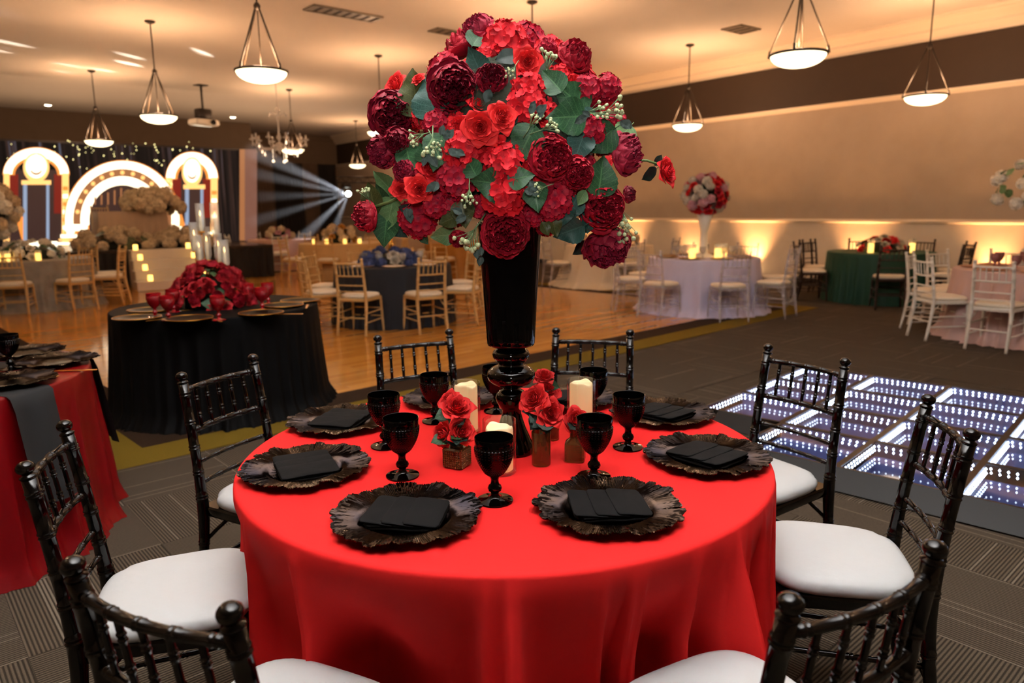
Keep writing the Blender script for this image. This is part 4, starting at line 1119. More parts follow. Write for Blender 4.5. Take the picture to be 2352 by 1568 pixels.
for V, p, d, tl, vh, lab, k, dd in RB:
    dep = proj(V)[2]-0.01+dd; P = atD(p[0], p[1], dep); R = d/2/FPX*dep
    tocam = (CAM-P).normalized(); ax = (tocam*0.55+CR*tl[0]+CU*tl[1]).normalized()
    t = thing('rose', 'red ' + lab, 'rose', (V.x, V.y, V.z+0.012), 0, 'roses in the bud vases')
    Ti = Matrix.Translation(-t.location); B = P-ax*R*0.5
    o = obj('bloom', ROSES[k], M_ROSE, t); o.matrix_local = Ti @ Matrix.Translation(B) @ rotm(ax, k*2.1) @ Matrix.Diagonal((R, R, R*1.05, 1))
    mouth = V+Vector(((P.x-V.x)*0.1, (P.y-V.y)*0.1, vh)); low = V+Vector((0.003, 0.002, 0.013))
    mb = MB(); mb.tube([Ti @ q for q in (low, mouth, (mouth+B)/2-ax*0.01, B-ax*R*0.05)], 0.0024, 7); obj('stem', mb, M_STEM, t)
    for q in range(4):
        an = rng.uniform(0, 6.28); dv = (Vector((math.cos(an), math.sin(an), rng.uniform(-.5, .2)))+tocam*0.4).normalized()
        up = (tocam+Vector((0, 0, .6))); up = (up-dv*up.dot(dv)).normalized(); s_ = dv.cross(up); ln = rng.uniform(0.042, 0.062)
        M_ = Matrix((s_, dv, up)).transposed().to_4x4(); M_.translation = mouth.lerp(B, 0.35+0.15*q)
        o = obj('leaf', LEAVES[q], (M_LEAFD, M_LEAFG, M_LEAFD, M_LEAF)[q], t); o.matrix_local = Ti @ M_ @ Matrix.Diagonal((ln, ln, ln, 1))
# ================================================================== ceiling fittings
M_BRONZE = mat('fitting_bronze', '#2a2015', 0.5, metal=0.2)
M_BOWL = mat('alabaster_bowl', '#fff1d6', 0.4, emit=(1.0, 0.78, 0.46), es=4.2)
def pendant_parts():
    H = ZC; zb = 2.86; zr = 2.985; R = 0.275; zh = 3.66
    P = []
    mb = MB(); mb.lathe([(0.001, H-0.001), (0.075, H-0.001), (0.078, H-0.02), (0.04, H-0.04), (0.012, H-0.05), (0.001, H-0.05)], 24); P.append(('canopy', mb, M_BRONZE))
    mb = MB(); mb.tube([(0, 0, H-0.04), (0, 0, zh)], 0.010, 8); P.append(('rod', mb, M_BRONZE))
    mb = MB(); mb.lathe([(0.001, zh-0.05), (0.02, zh-0.045), (0.035, zh-0.02), (0.038, zh), (0.02, zh+0.03), (0.001, zh+0.035)], 16); P.append(('hub', mb, M_BRONZE))
    mb = MB(); mb.tube([(0, 0, zh), (0, 0, zb+0.03)], 0.006, 8); P.append(('centre_rod', mb, M_BRONZE))
    for k in range(5 if False else 4):
        a = k*PI/2+0.4; mb = MB(); mb.tube([(0.025*math.cos(a), 0.025*math.sin(a), zh-0.02), (R*math.cos(a), R*math.sin(a), zr+0.05)], 0.009, 8)
        mb.tube([(R*math.cos(a), R*math.sin(a), zr+0.06), ((R+.012)*math.cos(a), (R+.012)*math.sin(a), zr-0.01)], 0.014, 8); P.append(('arm', mb, M_BRONZE))
    mb = MB(); mb.tube([(R*math.cos(2*PI*i/40), R*math.sin(2*PI*i/40), zr) for i in range(40)], 0.014, 8, closed=True); P.append(('rim', mb, M_BRONZE))
    mb = MB(); pr = []
    for k in range(13): t = k/12; pr.append((max(0.001, (R-0.006)*math.sin(t*PI/2)**0.9), zb+(zr-zb)*(1-math.cos(t*PI/2))))
    mb.lathe(pr, 40, None, False, False); P.append(('bowl', mb, M_BOWL))
    return [(n, m_.mesh(n), mm) for n, m_, mm in P]
PEND = pendant_parts()
PXY = [(3.0, 8.25, 'largest in view, upper left'), (2.98, 12.86, 'left of the large one, before the stage'), (2.92, 17.89, 'low in front of the stage screen'), (7.05, 13.1, 'hidden behind the left of the tall bouquet'),
       (7.16, 17.9, 'beside the crystal chandelier'), (11.31, 22.77, 'farthest away, above the beam light'), (7.1, 8.54, 'behind the top of the tall bouquet'), (11.23, 9.0, 'before the dark wall band, right of the bouquet'),
       (7.08, 4.3, 'largest on the right, near the top edge'), (11.2, 4.8, 'rightmost, before the dark wall band'), (-1.2, 3.7, 'at the left, outside the frame'), (7.1, -0.3, 'right, outside the frame'), (-1.2, 8.3, 'left, outside the frame'), (-1.2, 12.9, 'far left, outside the frame'), (11.2, 0.2, 'far right, outside the frame')]
for x, y, lab in PXY:
    t = thing('pendant_lamp', 'bronze pendant with glowing bowl shade, ' + lab, 'lamp', (x, y, 0), 0, 'bowl pendant lamps under the ceiling')
    for n, me, mm in PEND: obj(n, me, mm, t)
    light('pendant_bulb', 'POINT', (x, y, 3.06), 88, (1.0, 0.60, 0.36), 0.12)
# recessed downlights
M_CAN = mat('downlight_lens', '#fff4dd', 0.4, emit=(1.0, 0.85, 0.6), es=14)
for x, y, lab in ((2.79, 24.1, 'left'), (7.73, 24.03, 'right')):
    t = thing('recessed_downlight', 'small round recessed light in the ceiling above the stage, the %s one' % lab, 'lamp', (x, y, 0), 0, 'recessed downlights above the stage')
    mb = MB(); mb.lathe([(0.085, ZC-0.001), (0.125, ZC-0.001), (0.125, ZC-0.012), (0.085, ZC-0.006)], 24, None, False, False); obj('trim_ring', mb, M_TRIM, t)
    mb = MB(); mb.lathe([(0.001, ZC-0.03), (0.06, ZC-0.022), (0.084, ZC-0.004)], 24, None, False, False); obj('lens', mb, M_CAN, t)
    light('added_ceiling_fill', 'SPOT', (x, 21.4, 0.9), 260, (1, .62, .36), 0.3, aim=(x, 21.0, 4.4), angle=150, blend=1.0)  # added lamp, unseen behind the video wall, to brighten the far ceiling
    light('downlight_bulb', 'SPOT', (x, y, ZC-0.05), 60, (1, .8, .55), 0.06, aim=(x, y, 0), angle=90)
# air vents
M_VENT = mat('vent_grey', '#6b5f50', 0.5)
for p, L_, W_, rz, lab in (((790, 30), 1.15, 0.36, 0.05, 'long louvred air vent in the ceiling left of the bouquet'), ((1025, 72), 0.55, 0.30, 0.05, 'small air vent in the ceiling beside the bouquet'), ((1702, 66), 0.55, 0.4, 0.0, 'square air vent in the ceiling right of the bouquet')):
    P = atz(p[0], p[1], ZC); t = thing('ceiling_vent', lab, 'vent', (P.x, P.y, ZC-0.001), rz, 'ceiling vents')
    mb = MB(); a, b = L_/2, W_/2
    for q in ((-a, -b, a, -b+.03), (-a, b-.03, a, b), (-a, -b, -a+.03, b), (a-.03, -b, a, b)): mb.box((q[0], q[1], -0.02), (q[2], q[3], 0))
    obj('frame', mb.mesh('frame', False), M_VENT, t)
    n = max(3, int(L_/0.16)); 
    for k in range(n):
        x0 = -a+.03+(L_-.06)*k/n; mb = MB(); w_ = (L_-.06)/n
        mb.box((x0+.01, -b+.03, -0.012), (x0+w_*.62, b-.03, -0.006), Matrix.Rotation(0.0, 4, 'Y')); obj('slat', mb.mesh('slat', False), M_VENT, t)
    mb = MB(); mb.box((-a+.02, -b+.02, -0.004), (a-.02, b-.02, 0)); obj('duct_plate', mb.mesh('duct_plate', False), mat('vent_dark', '#2a231b', 0.8), t)
# projector
P = atz(461, 195, ZC); t = thing('ceiling_projector', 'white projector hanging from the ceiling on a black mount before the stage', 'projector', (P.x, P.y, 0), 0.3)
mb = MB(); mb.tube([(0, 0, ZC), (0, 0, 3.85)], 0.025, 8); mb.box((-.12, -.12, ZC-.02), (.12, .12, ZC)); obj('mount_pole', mb, M_BASE, t)
mb = MB(); mb.bbox((-.16, -.12, 3.62), (.16, .12, 3.86), .02); obj('mount_box', mb, M_BASE, t)
mb = MB(); mb.bbox((-.30, -.2, 3.48), (.30, .2, 3.62), .03); obj('projector_body', mb.mesh('projector_body', False), M_WHITE, t)
mb = MB(); mb.lathe([(.05, 0), (.06, .05), (.045, .06)], 16, Matrix.Translation((.1, -.2, 3.55)) @ Matrix.Rotation(PI/2, 4, 'X')); obj('lens', mb, M_BLKGLASS, t)
# crystal chandelier
P = atz(632, 180, ZC); CHX = P.x+0.0
t = thing('crystal_chandelier', 'clear crystal chandelier with curved arms and hanging drops beside a pendant lamp', 'chandelier', (P.x, P.y, 0), 0.2)
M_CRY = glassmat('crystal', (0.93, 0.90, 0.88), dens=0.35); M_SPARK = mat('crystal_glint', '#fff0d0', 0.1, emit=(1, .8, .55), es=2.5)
mb = MB(); mb.tube([(0, 0, ZC), (0, 0, 3.75)], 0.012, 8); mb.lathe([(.001, ZC-.001), (.07, ZC-.001), (.03, ZC-.05)], 16); obj('chain', mb, M_CRY, t)
mb = MB(); mb.lathe([(.01, 2.75), (.03, 2.80), (.09, 2.88), (.03, 2.98), (.02, 3.05), (.06, 3.12), (.02, 3.2), (.02, 3.5), (.05, 3.56), (.02, 3.62), (.06, 3.72), (.01, 3.78)], 16); obj('column', mb, M_CRY, t)
for k in range(10):
    a = 2*PI*k/10; ca, sa = math.cos(a), math.sin(a); mb = MB()
    mb.tube([(.03*ca, .03*sa, 3.0), (.2*ca, .2*sa, 2.88), (.42*ca, .42*sa, 2.86), (.56*ca, .56*sa, 2.98), (.58*ca, .58*sa, 3.06)], 0.014, 7)
    mb.lathe([(.01, 3.05), (.06, 3.07), (.07, 3.09), (.02, 3.1), (.018, 3.18), (.001, 3.19)], 12, Matrix.Translation((.58*ca, .58*sa, 0)))
    q = obj('arm', mb, M_CRY, t)
    for r_, z_ in ((.58, 2.97), (.38, 2.74), (.5, 2.83)):
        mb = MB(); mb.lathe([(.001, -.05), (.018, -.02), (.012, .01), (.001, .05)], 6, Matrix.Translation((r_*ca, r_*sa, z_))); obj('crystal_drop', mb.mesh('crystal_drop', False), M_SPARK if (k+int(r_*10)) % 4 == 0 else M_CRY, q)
for k in range(6):
    a = 2*PI*k/6; mb = MB(); mb.tube([(.02*math.cos(a), .02*math.sin(a), 3.6), (.18*math.cos(a), .18*math.sin(a), 3.66), (.22*math.cos(a), .22*math.sin(a), 3.58)], .01, 6); obj('upper_arm', mb, M_CRY, t)
for x_, y_, z_ in ((.15, 0, 2.62), (-.12, .1, 2.60), (0, -.15, 2.58)):
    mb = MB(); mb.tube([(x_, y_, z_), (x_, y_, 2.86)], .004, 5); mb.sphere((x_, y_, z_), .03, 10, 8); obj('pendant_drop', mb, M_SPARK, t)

# ================================================================== amber uplights along the right wall
M_UPB = mat('uplight_body', '#15120f', 0.5); M_UPL = mat('uplight_lens', '#ffd9a0', 0.3, emit=(1.0, 0.62, 0.30), es=25)
for px, pw, lab in ((1452, 1.0, 'behind the white cloth table'), (1590, 0.6, 'behind the lavender table'), (1738, 1.3, 'right of the lavender table'), (1975, 1.0, 'behind the green table'), (2288, 1.0, 'behind the blush pink table'), (1335, 0.8, 'farthest along the right wall')):
    Y = atX(px, 560, XW).y; x = XW-0.17
    t = thing('floor_uplight', 'small round amber uplight on the floor against the right wall, ' + lab, 'uplight', (x, Y, 0), 0, 'amber uplights along the right wall')
    mb = MB(); mb.lathe([(.06, 0), (.09, .01), (.095, .10), (.085, .12), (.08, .10), (.001, .10)], 20, None, True, False); obj('housing', mb, M_UPB, t)
    mb = MB(); mb.lathe([(.001, .112), (.078, .108)], 20, None, False, False); obj('lens', mb, M_UPL, t)
    light('uplight_lamp', 'SPOT', (x, Y, 0.13), 280*pw, (1.0, 0.46, 0.17), 0.06, aim=(XW-0.06, Y, 2.1), angle=80, blend=1.0)

# ================================================================== beam light on a truss in the far right corner
HP = atY(800, 445, 21.5)
t = thing('lighting_truss', 'black goalpost truss standing before the dark far wall', 'truss', (HP.x+0.6, HP.y+0.15, 0))
for x_ in (-0.9, 0.9):
    mb = MB(); mb.tube([(x_, 0, 0), (x_, 0, HP.z+0.45)], .03, 8); mb.box((x_-.25, -.25, 0), (x_+.25, .25, .02)); obj('upright', mb, M_BASE, t)
mb = MB()
for dz in (0.40, 0.58): mb.tube([(-0.9, 0, HP.z+dz-.05), (0.9, 0, HP.z+dz-.05)], .022, 8)
for k in range(12): mb.tube([(-.9+.15*k, 0, HP.z+.35+.18*(k % 2)), (-.75+.15*k, 0, HP.z+.35+.18*((k+1) % 2))], .01, 6)
obj('crossbar', mb, M_BASE, t)
t = thing('beam_light', 'moving-head light throwing white beams through the haze at the far end', 'stage light', (HP.x, HP.y, HP.z))
mb = MB(); mb.bbox((-.13, -.02, .18), (.13, .22, .32), .02); mb.box((-.15, .05, -.05), (-.12, .15, .2)); mb.box((.12, .05, -.05), (.15, .15, .2)); obj('yoke', mb.mesh('yoke', False), M_BASE, t)
mb = MB(); mb.lathe([(.09, -.2), (.12, -.1), (.115, .02), (.10, .03)], 20, Matrix.Translation((0, .1, 0)) @ rotm((-0.55, -0.85, 0))); obj('head', mb, M_BASE, t)
mb = MB(); mb.sphere((0, 0, 0), .085, 16, 10); obj('lens', mb, mat('beam_lens', '#ffffff', .2, emit=(.95, 1, .9), es=30), t)
M_BEAM = bpy.data.materials.new('haze_beam'); M_BEAM.use_nodes = True
nt = M_BEAM.node_tree; nt.nodes.remove(nt.nodes['Principled BSDF'])
vs_ = nt.nodes.new('ShaderNodeVolumeScatter'); vs_.inputs['Color'].default_value = (.95, .95, 1, 1); vs_.inputs['Density'].default_value = 0.10; vs_.inputs['Anisotropy'].default_value = 0.2
nt.links.new(vs_.outputs[0], nt.nodes['Material Output'].inputs['Volume'])
for k, (ex, ey, wd, pw) in enumerate(((575, 345, 2.4, 1.0), (585, 398, 1.7, .8), (590, 452, 1.5, .5), (575, 510, 1.6, .7), (650, 590, 2.2, .8), (735, 610, 2.0, .5))):
    E_ = atD(ex, ey, proj(HP)[2]-5.5); d = E_-HP; Ln = d.length; r1 = math.tan(math.radians(wd))*Ln
    mb = MB(); mb.lathe([(0.03, 0.05), (0.03+r1, Ln)], 20, rotm(d)); obj('haze_beam', mb, M_BEAM, t, kind='stuff')
    light('beam_lamp', 'SPOT', HP+d.normalized()*0.09, 4200*pw, (.88, .93, 1.0), 0.03, aim=E_, angle=wd*2.0, blend=0.5)
# light spots the head throws on the ceiling
for px, py, pw in ((15, 97, 1), (8, 137, .7), (45, 147, 1), (70, 121, .4), (165, 138, .5), (160, 150, .5), (130, 163, .4), (300, 129, .7), (296, 146, 1), (465, 121, .8), (235, 161, .6), (-40, 110, 1)):
    E_ = atz(px, py, ZC); light('beam_spot', 'SPOT', HP+Vector((-.05, -.12, .12)), 34000*pw, (1, .93, .8), 0.02, aim=E_, angle=1.5, blend=1.0)
# ================================================================== stage, screen, steps
SY0, SY1, SZ = 16.6, 20.6, 0.73
M_SKIRT = mat('stage_skirt', '#1b1613', 0.8); M_DECK = mat('stage_deck', '#2c211b', 0.25)
sx1 = atY(592, 556, SY0+1).x
st = thing('stage', 'low black-skirted stage platform across the far end of the hall', 'stage', (0, 0, 0))
mb = MB(); mb.box((-6.5, SY0, SZ-0.06), (sx1, SY1, SZ)); obj('deck', mb.mesh('deck', False), M_DECK, st)
mb = MB(); vs = []; fs = []; n = 420
for k in range(2):
    for i in range(n+1):
        u = i/n; vs.append((-6.5+(sx1+6.5)*u, SY0+0.02+0.02*math.sin(u*420), (SZ-0.06) if k == 0 else 0.005))
for i in range(n): fs.append((i, i+1, n+2+i, n+1+i))
mb.add(vs, fs); mb.box((sx1-0.02, SY0+.04, 0), (sx1, SY1, SZ-.06)); obj('skirt', mb, M_SKIRT, st)
# white steps with candles
ax0, ax1 = atY(292, 575, SY0).x, atY(440, 566, SY0).x
stp = thing('stage_steps', 'wide white steps with candles leading up to the stage', 'steps', ((ax0+ax1)/2, SY0, 0)); hw = (ax1-ax0)/2
M_STEP = mat('step_white', '#cfc3b2', 0.4)
for k in range(4):
    z1 = SZ-0.003-k*SZ/4.0; y1 = -0.36*k
    mb = MB(); mb.bbox((-hw-0.05*k, y1-0.36, 0.0), (hw+0.05*k, y1-0.002 if k else -0.005, z1), 0.01); obj('step', mb.mesh('step', False), M_STEP, stp)
M_GLOWC = mat('small_candle', '#f5d79a', .5, emit=(1, .55, .12), es=3.2)
CYL = MB(); CYL.lathe([(.001, 0), (.045, 0), (.045, .10), (.038, .112), (.001, .10)], 16); CYL = CYL.mesh('votive_candle')
for k in range(4):
    for s in (-1, 1):
        z1 = SZ-0.003-k*SZ/4.0
        tag(obj('votive_candle', CYL, M_GLOWC, loc=(stp.location.x+s*(hw-0.12), SY0-0.36*k-0.2, z1)), 'small glowing candle on the %s white stage step, %s end' % (('top', 'second', 'third', 'lowest')[k], 'left' if s < 0 else 'right'), 'candle', 'candles on the stage steps')
# LED video wall
SCY = 19.9
def sp(x, y, off=0.0): P = atY(x, y, SCY); return Vector((P.x, SCY-off, P.z))
A, B = sp(-120, 318), sp(588, 556)
scr = thing('video_wall', 'large lit video wall on the stage showing glowing golden arches', 'screen', (A.x, SCY, SZ))
SI = Matrix.Translation(-scr.location)
mb = MB(); mb.box((A.x-.05, SCY+0.002, SZ), (B.x+.05, SCY+0.2, A.z+.05)); o = obj('screen_frame', mb.mesh('screen_frame', False), M_BASE, scr); o.data.transform(SI)
def scrmat():
    m = bpy.data.materials.new('screen_curtain_image'); m.use_nodes = True; nt = m.node_tree; N = nt.nodes; L = nt.links
    b = N['Principled BSDF']; b.inputs['Base Color'].default_value = (.01, .01, .01, 1); b.inputs['Roughness'].default_value = .6; b.inputs['Specular IOR Level'].default_value = 0.0
    tc = N.new('ShaderNodeTexCoord'); mp = N.new('ShaderNodeMapping'); mp.inputs['Scale'].default_value = (7, 1, .12); L.new(tc.outputs['Object'], mp.inputs[0])
    nz = N.new('ShaderNodeTexNoise'); nz.inputs['Scale'].default_value = 1.6; nz.inputs['Detail'].default_value = 5; L.new(mp.outputs[0], nz.inputs['Vector'])
    cr = N.new('ShaderNodeValToRGB'); L.new(nz.outputs[0], cr.inputs[0]); e = cr.color_ramp
    e.elements[0].position = .38; e.elements[0].color = (.010, .007, .006, 1); e.elements[1].position = .72; e.elements[1].color = (.17, .20, .28, 1)
    q = e.elements.new(.52); q.color = (.025, .016, .014, 1); q = e.elements.new(.60); q.color = (.08, .04, .03, 1)
    L.new(cr.outputs[0], b.inputs['Emission Color']); b.inputs['Emission Strength'].default_value = 0.55
    return m
mb = MB(); mb.add([(A.x, SCY, B.z), (B.x, SCY, B.z), (B.x, SCY, A.z), (A.x, SCY, A.z)], [(0, 1, 2, 3)]); o = obj('display', mb, scrmat(), scr); o.data.transform(SI)
E_W = mat('screen_hot_white', '#000000', .5, emit=(1, .84, .58), es=2.6); E_O = mat('screen_amber', '#000000', .5, emit=(1.0, .30, .05), es=1.2)
E_G = mat('screen_gold', '#000000', .5, emit=(1.0, .50, .15), es=1.7); E_D = mat('screen_dark', '#000000', .5, emit=(.05, .022, .018), es=1.0); E_R = mat('screen_red', '#000000', .5, emit=(.22, .012, .006), es=1)
E_B = mat('screen_blue', '#000000', .5, emit=(.32, .40, .55), es=1.0); E_BR = mat('screen_brown', '#000000', .5, emit=(.42, .16, .06), es=1.0); E_P = mat('screen_pink', '#000000', .5, emit=(.22, .09, .06), es=1.0); E_S = mat('screen_sparkle', '#000000', .5, emit=(1, .85, .35), es=3)
lay = [0.002]
def flat(name, pts, m):
    lay[0] += 0.0008
    mb = MB(); mb.poly([SI @ sp(x, y, lay[0]) for x, y in pts]); return obj(name, mb.mesh(name, False), m, scr)
def band(name, c, rx0, ry0, rx1, ry1, a0, a1, m, n=40):
    lay[0] += 0.0008; mb = MB(); vs = []
    for i in range(n+1):
        a = math.radians(a0+(a1-a0)*i/n)
        vs += [SI @ sp(c[0]+rx0*math.cos(a), c[1]-ry0*math.sin(a), lay[0]), SI @ sp(c[0]+rx1*math.cos(a), c[1]-ry1*math.sin(a), lay[0])]
    mb.add(vs, [(2*i, 2*i+1, 2*i+3, 2*i+2) for i in range(n)]); return obj(name, mb.mesh(name, False), m, scr)
def rect(name, x0, y0, x1, y1, m): return flat(name, [(x0, y1), (x1, y1), (x1, y0), (x0, y0)], m)
# side arches with columns
for (cx_, w_, top, bot, cl, cr) in ((83, 75, 340, 566, 53, 113), (440, 59, 350, 545, 424, 466)):
    rect('arch_niche', cx_-w_+8, top+50, cx_+w_-8, bot-8, E_D)
    flat('light_cone', [(cx_-30*w_/75, bot-4), (cx_-10*w_/75, bot-4), (cx_-58*w_/75, top+70), (cx_-66*w_/75, top+90)], E_O); 
    rect('red_curtain', cx_-w_+12, top+60, cx_-w_+34, top+140, E_R); rect('red_curtain', cx_+w_-34, top+60, cx_+w_-16, top+150, E_R)
    band('arch_glow', (cx_, top+62), w_+2, 64, w_-26, 36, 0, 180, E_O); band('arch_band', (cx_, top+60), w_, 60, w_-20, 40, 0, 180, E_W)
    rect('arch_pier', cx_-w_, top+58, cx_-w_+14, bot-2, E_G); rect('arch_pier', cx_+w_-16, top+58, cx_+w_, bot-2, E_G)
    for k in range(7):
        yy = top+88+k*18; rect('pier_block', cx_-w_+1, yy, cx_-w_+12, yy+9, E_W if k % 2 else E_O); rect('pier_block', cx_+w_-14, yy, cx_+w_-2, yy+9, E_W if k % 2 else E_O)
    rect('column_shaft', cl, top+82, cr, bot-14, E_D); rect('column_edge', cl, top+82, cl+9, bot-14, E_B); rect('column_edge', cr-7, top+82, cr, bot-14, E_B)
    band('medallion_ring', (cx_, top+45), 30*w_/75, 34, 8, 9, 0, 360, E_G); band('medallion', (cx_, top+42), 24*w_/75, 27, .5, .5, 0, 360, E_W); band('medallion_mark', (cx_, top+48), 14*w_/75, 14, 11*w_/75, 9, 195, 345, E_BR)
    rect('capital', cl-4, top+74, cr+4, top+84, E_G); rect('plinth', cl-16, bot-12, cr+18, bot, E_W)
# big middle arch
band('arch_glow', (280, 505), 134, 137, 70, 75, -18, 198, E_O); band('arch_band', (280, 505), 131, 135, 113, 117, -15, 195, E_W); band('arch_carving', (280, 505), 113, 117, 96, 100, -12, 192, E_BR); band('arch_band', (280, 505), 96, 100, 76, 80, -8, 188, E_W)
for k in range(13): a = math.radians(10+160*k/12); band('carved_boss', (280+104.5*math.cos(a), 505-108.5*math.sin(a)), 5, 5, .3, .3, 0, 360, E_G, 10)
band('arch_drape', (280, 505), 76, 80, .5, .5, 0, 180, E_D); rect('arch_drape', 204, 504, 356, 545, E_D)
for k in range(9): rect('drape_fold', 215+k*15, 432+abs(k-4)*5, 219+k*15, 470, E_BR)
rect('arch_base', 148, 515, 200, 530, E_W); rect('arch_base', 138, 538, 224, 546, E_W); rect('arch_base', 134, 548, 224, 553, E_G); rect('arch_base', 130, 556, 224, 562, E_W); rect('arch_base', 395, 520, 420, 535, E_W)
rect('screen_edge', 548, 343, 560, 552, E_BR); rect('screen_edge', 560, 343, 588, 553, E_P)
rg = random.Random(3)
for k in range(70):
    x, y = (rg.uniform(10, 490), rg.uniform(322, 372)) if k < 42 else ((rg.uniform(165, 215), rg.uniform(330, 395)) if k < 55 else (rg.uniform(350, 395), rg.uniform(345, 430)))
    r = rg.uniform(.7, 1.6); band('sparkle', (x, y), r, r, .1, .1, 0, 360, E_S, 8)
# couple's table on the stage
M_BEIGE = mat('cloth_beige', '#b59a80', .7); M_CREAMF = mat('flower_cream', '#c9b596', .7, island=.2, vc='#b89d78'); M_WHITEF = mat('flower_white', '#e6e0d2', .7, island=.12, vc='#d8cfae')
def drapebox(label, x0, y0, x1, y1, z0, h, m, flare=.06, n=40, amp=.02):
    """rectangular table under a folded cloth"""
    mb = MB(); P = []; per = 2*((x1-x0)+(y1-y0))
    N_ = 4*n
    for i in range(N_):
        s = per*i/N_
        if s < x1-x0: p, nn = (x0+s, y0), (0, -1)
        elif s < (x1-x0)+(y1-y0): p, nn = (x1, y0+s-(x1-x0)), (1, 0)
        elif s < 2*(x1-x0)+(y1-y0): p, nn = (x1-(s-(x1-x0)-(y1-y0)), y1), (0, 1)
        else: p, nn = (x0, y1-(s-2*(x1-x0)-(y1-y0))), (-1, 0)
        P.append((p, nn))
    vs = []; fs = []
    for k in range(7):
        t = k/6
        for i, (p, nn) in enumerate(P):
            q = flare*t+amp*t*math.sin(i*1.3)
            vs.append((p[0]+nn[0]*q, p[1]+nn[1]*q, z0+h-(h-0.004)*t))
    for k in range(6):
        for i in range(N_): j = (i+1) % N_; fs.append((k*N_+j, k*N_+i, (k+1)*N_+i, (k+1)*N_+j))
    fs.append(tuple(range(N_)))
    mb.add(vs, fs); return tag(obj('tablecloth', sharp(mb.mesh('tablecloth'), 60), m), label, 'tablecloth', 'tablecloths in the background')
X0, X1 = atY(228, 540, 18.3).x, atY(385, 535, 18.3).x
drapebox('beige cloth over the couple\'s table on the stage', X0, 18.2, X1, 18.9, SZ, .78, M_BEIGE, .05)
# ================================================================== the other tables
def arrangement(name, label, loc, rx, rz, n, R, kinds, up=0.0, vase=None, half=True, seed=0, core=True, cat='flowers'):
    """mound or ball of blooms; kinds = list of (part name, mesh list, material)"""
    rg = random.Random(seed); t = thing(name, label, cat, loc)
    if vase: vase(t)
    for i in range(n):
        z = (1-1.0*(i+.5)/n) if half else (1-1.9*(i+.5)/n); a = i*2.399963+rg.uniform(-.2, .2); q = math.sqrt(max(0, 1-z*z))
        d = Vector((q*math.cos(a), q*math.sin(a), z)); P = Vector((d.x*rx, d.y*rx, up+d.z*rz)); r = R*rg.uniform(.8, 1.2)
        nm, ms, mm = kinds[rg.randint(0, len(kinds)-1)]
        sc = 1.7 if nm == 'leaf' else 1
        o = obj(nm, ms[rg.randint(0, len(ms)-1)], mm, t)
        o.matrix_local = Matrix.Translation(P) @ rotm((d+Vector((0, 0, .25))).normalized(), rg.uniform(0, 6)) @ Matrix.Diagonal((r*sc, r*sc, r*sc, 1))
    if core:
        mb = MB(); mb.sphere((0, 0, up+(rz*.35 if half else 0)), 1, 14, 9); me = mb.mesh('foam_core')
        for v in me.vertices: v.co = (v.co.x*rx*.72, v.co.y*rx*.72, up+(v.co.z-up)*rz*.6 if not half else max(up+.002, up+(v.co.z-up)*rz*.62))
        obj('foam_core', me, mat('moss_dark'), t)
    return t
_vd = lambda P: Vector((P.x, P.y, 0)).normalized()
def tabc(px, py, r): P = atz(px, py, 0); return P+_vd(P)*r
WORDS = ['at the front', 'at the front right', 'at the right', 'at the back right', 'at the back', 'at the back left', 'at the left', 'at the front left']
def ring(c, dist, finish, offs, desc, group, skip=()):
    """chairs round a table; offs in degrees, 0 = towards the camera, positive = to the right in the photo"""
    v = -_vd(c); base = math.atan2(v.y, v.x); used = {}
    for k, o_ in enumerate(offs):
        a = base+math.radians(o_); p = c+Vector((math.cos(a), math.sin(a), 0))*dist
        w_ = WORDS[int(((o_ % 360)+22.5)//45) % 8]
        if w_ in used: w_ = w_+', second one'
        used[w_] = 1
        chair((p.x, p.y, 0), a+PI, finish, '%s %s' % (desc, w_), group)
def smallgoblet(P, m, lab, group): return tag(obj('goblet', GOBLET, m, loc=P), lab, 'goblet', group)
M_GOLDM = mat('gold_metal', '#c98f3c', .28, metal=.9)
# ---------------- black-clothed table behind left
KC = Vector((1.63, 5.77, 0)); M_BLKC = mat('cloth_black', '#060607', .7, spec=.12, bump=.1, bscale=500)
tablecloth('black satin cloth puddling on the floor over the round table behind at left', KC, .745, M_BLKC, .055, 22, .03, 8, hem=.05, nth=320, group='black tablecloths')
M_ROSED = mat('rose_deep', (.42, .004, .012), .6, vc=(.2, .002, .008), island=.2); roses = [('rose', ROSES, M_ROSED), ('peony', PEONIES, M_PEON), ('peony', PEONIES, M_ROSED), ('rose', ROSES, M_ROSED)]
arrangement('flower_centrepiece', 'low mound of deep red roses with tall glass candle tubes on the black table', (KC.x-.03, KC.y+.02, TZ), .28, .31, 120, .050, roses+[('leaf', LEAVES, M_LEAF)], seed=2)
t = thing('candelabra', 'gold candelabra with slender glass tubes rising from the red roses', 'candelabra', (KC.x-.03, KC.y+.02, TZ))
M_TUBE = glassmat('tube_glass', (.93, .93, .9), dens=.25); M_TAPER = mat('taper_wax', '#d8cdb4', .5, emit=(1, .7, .3), es=.25)
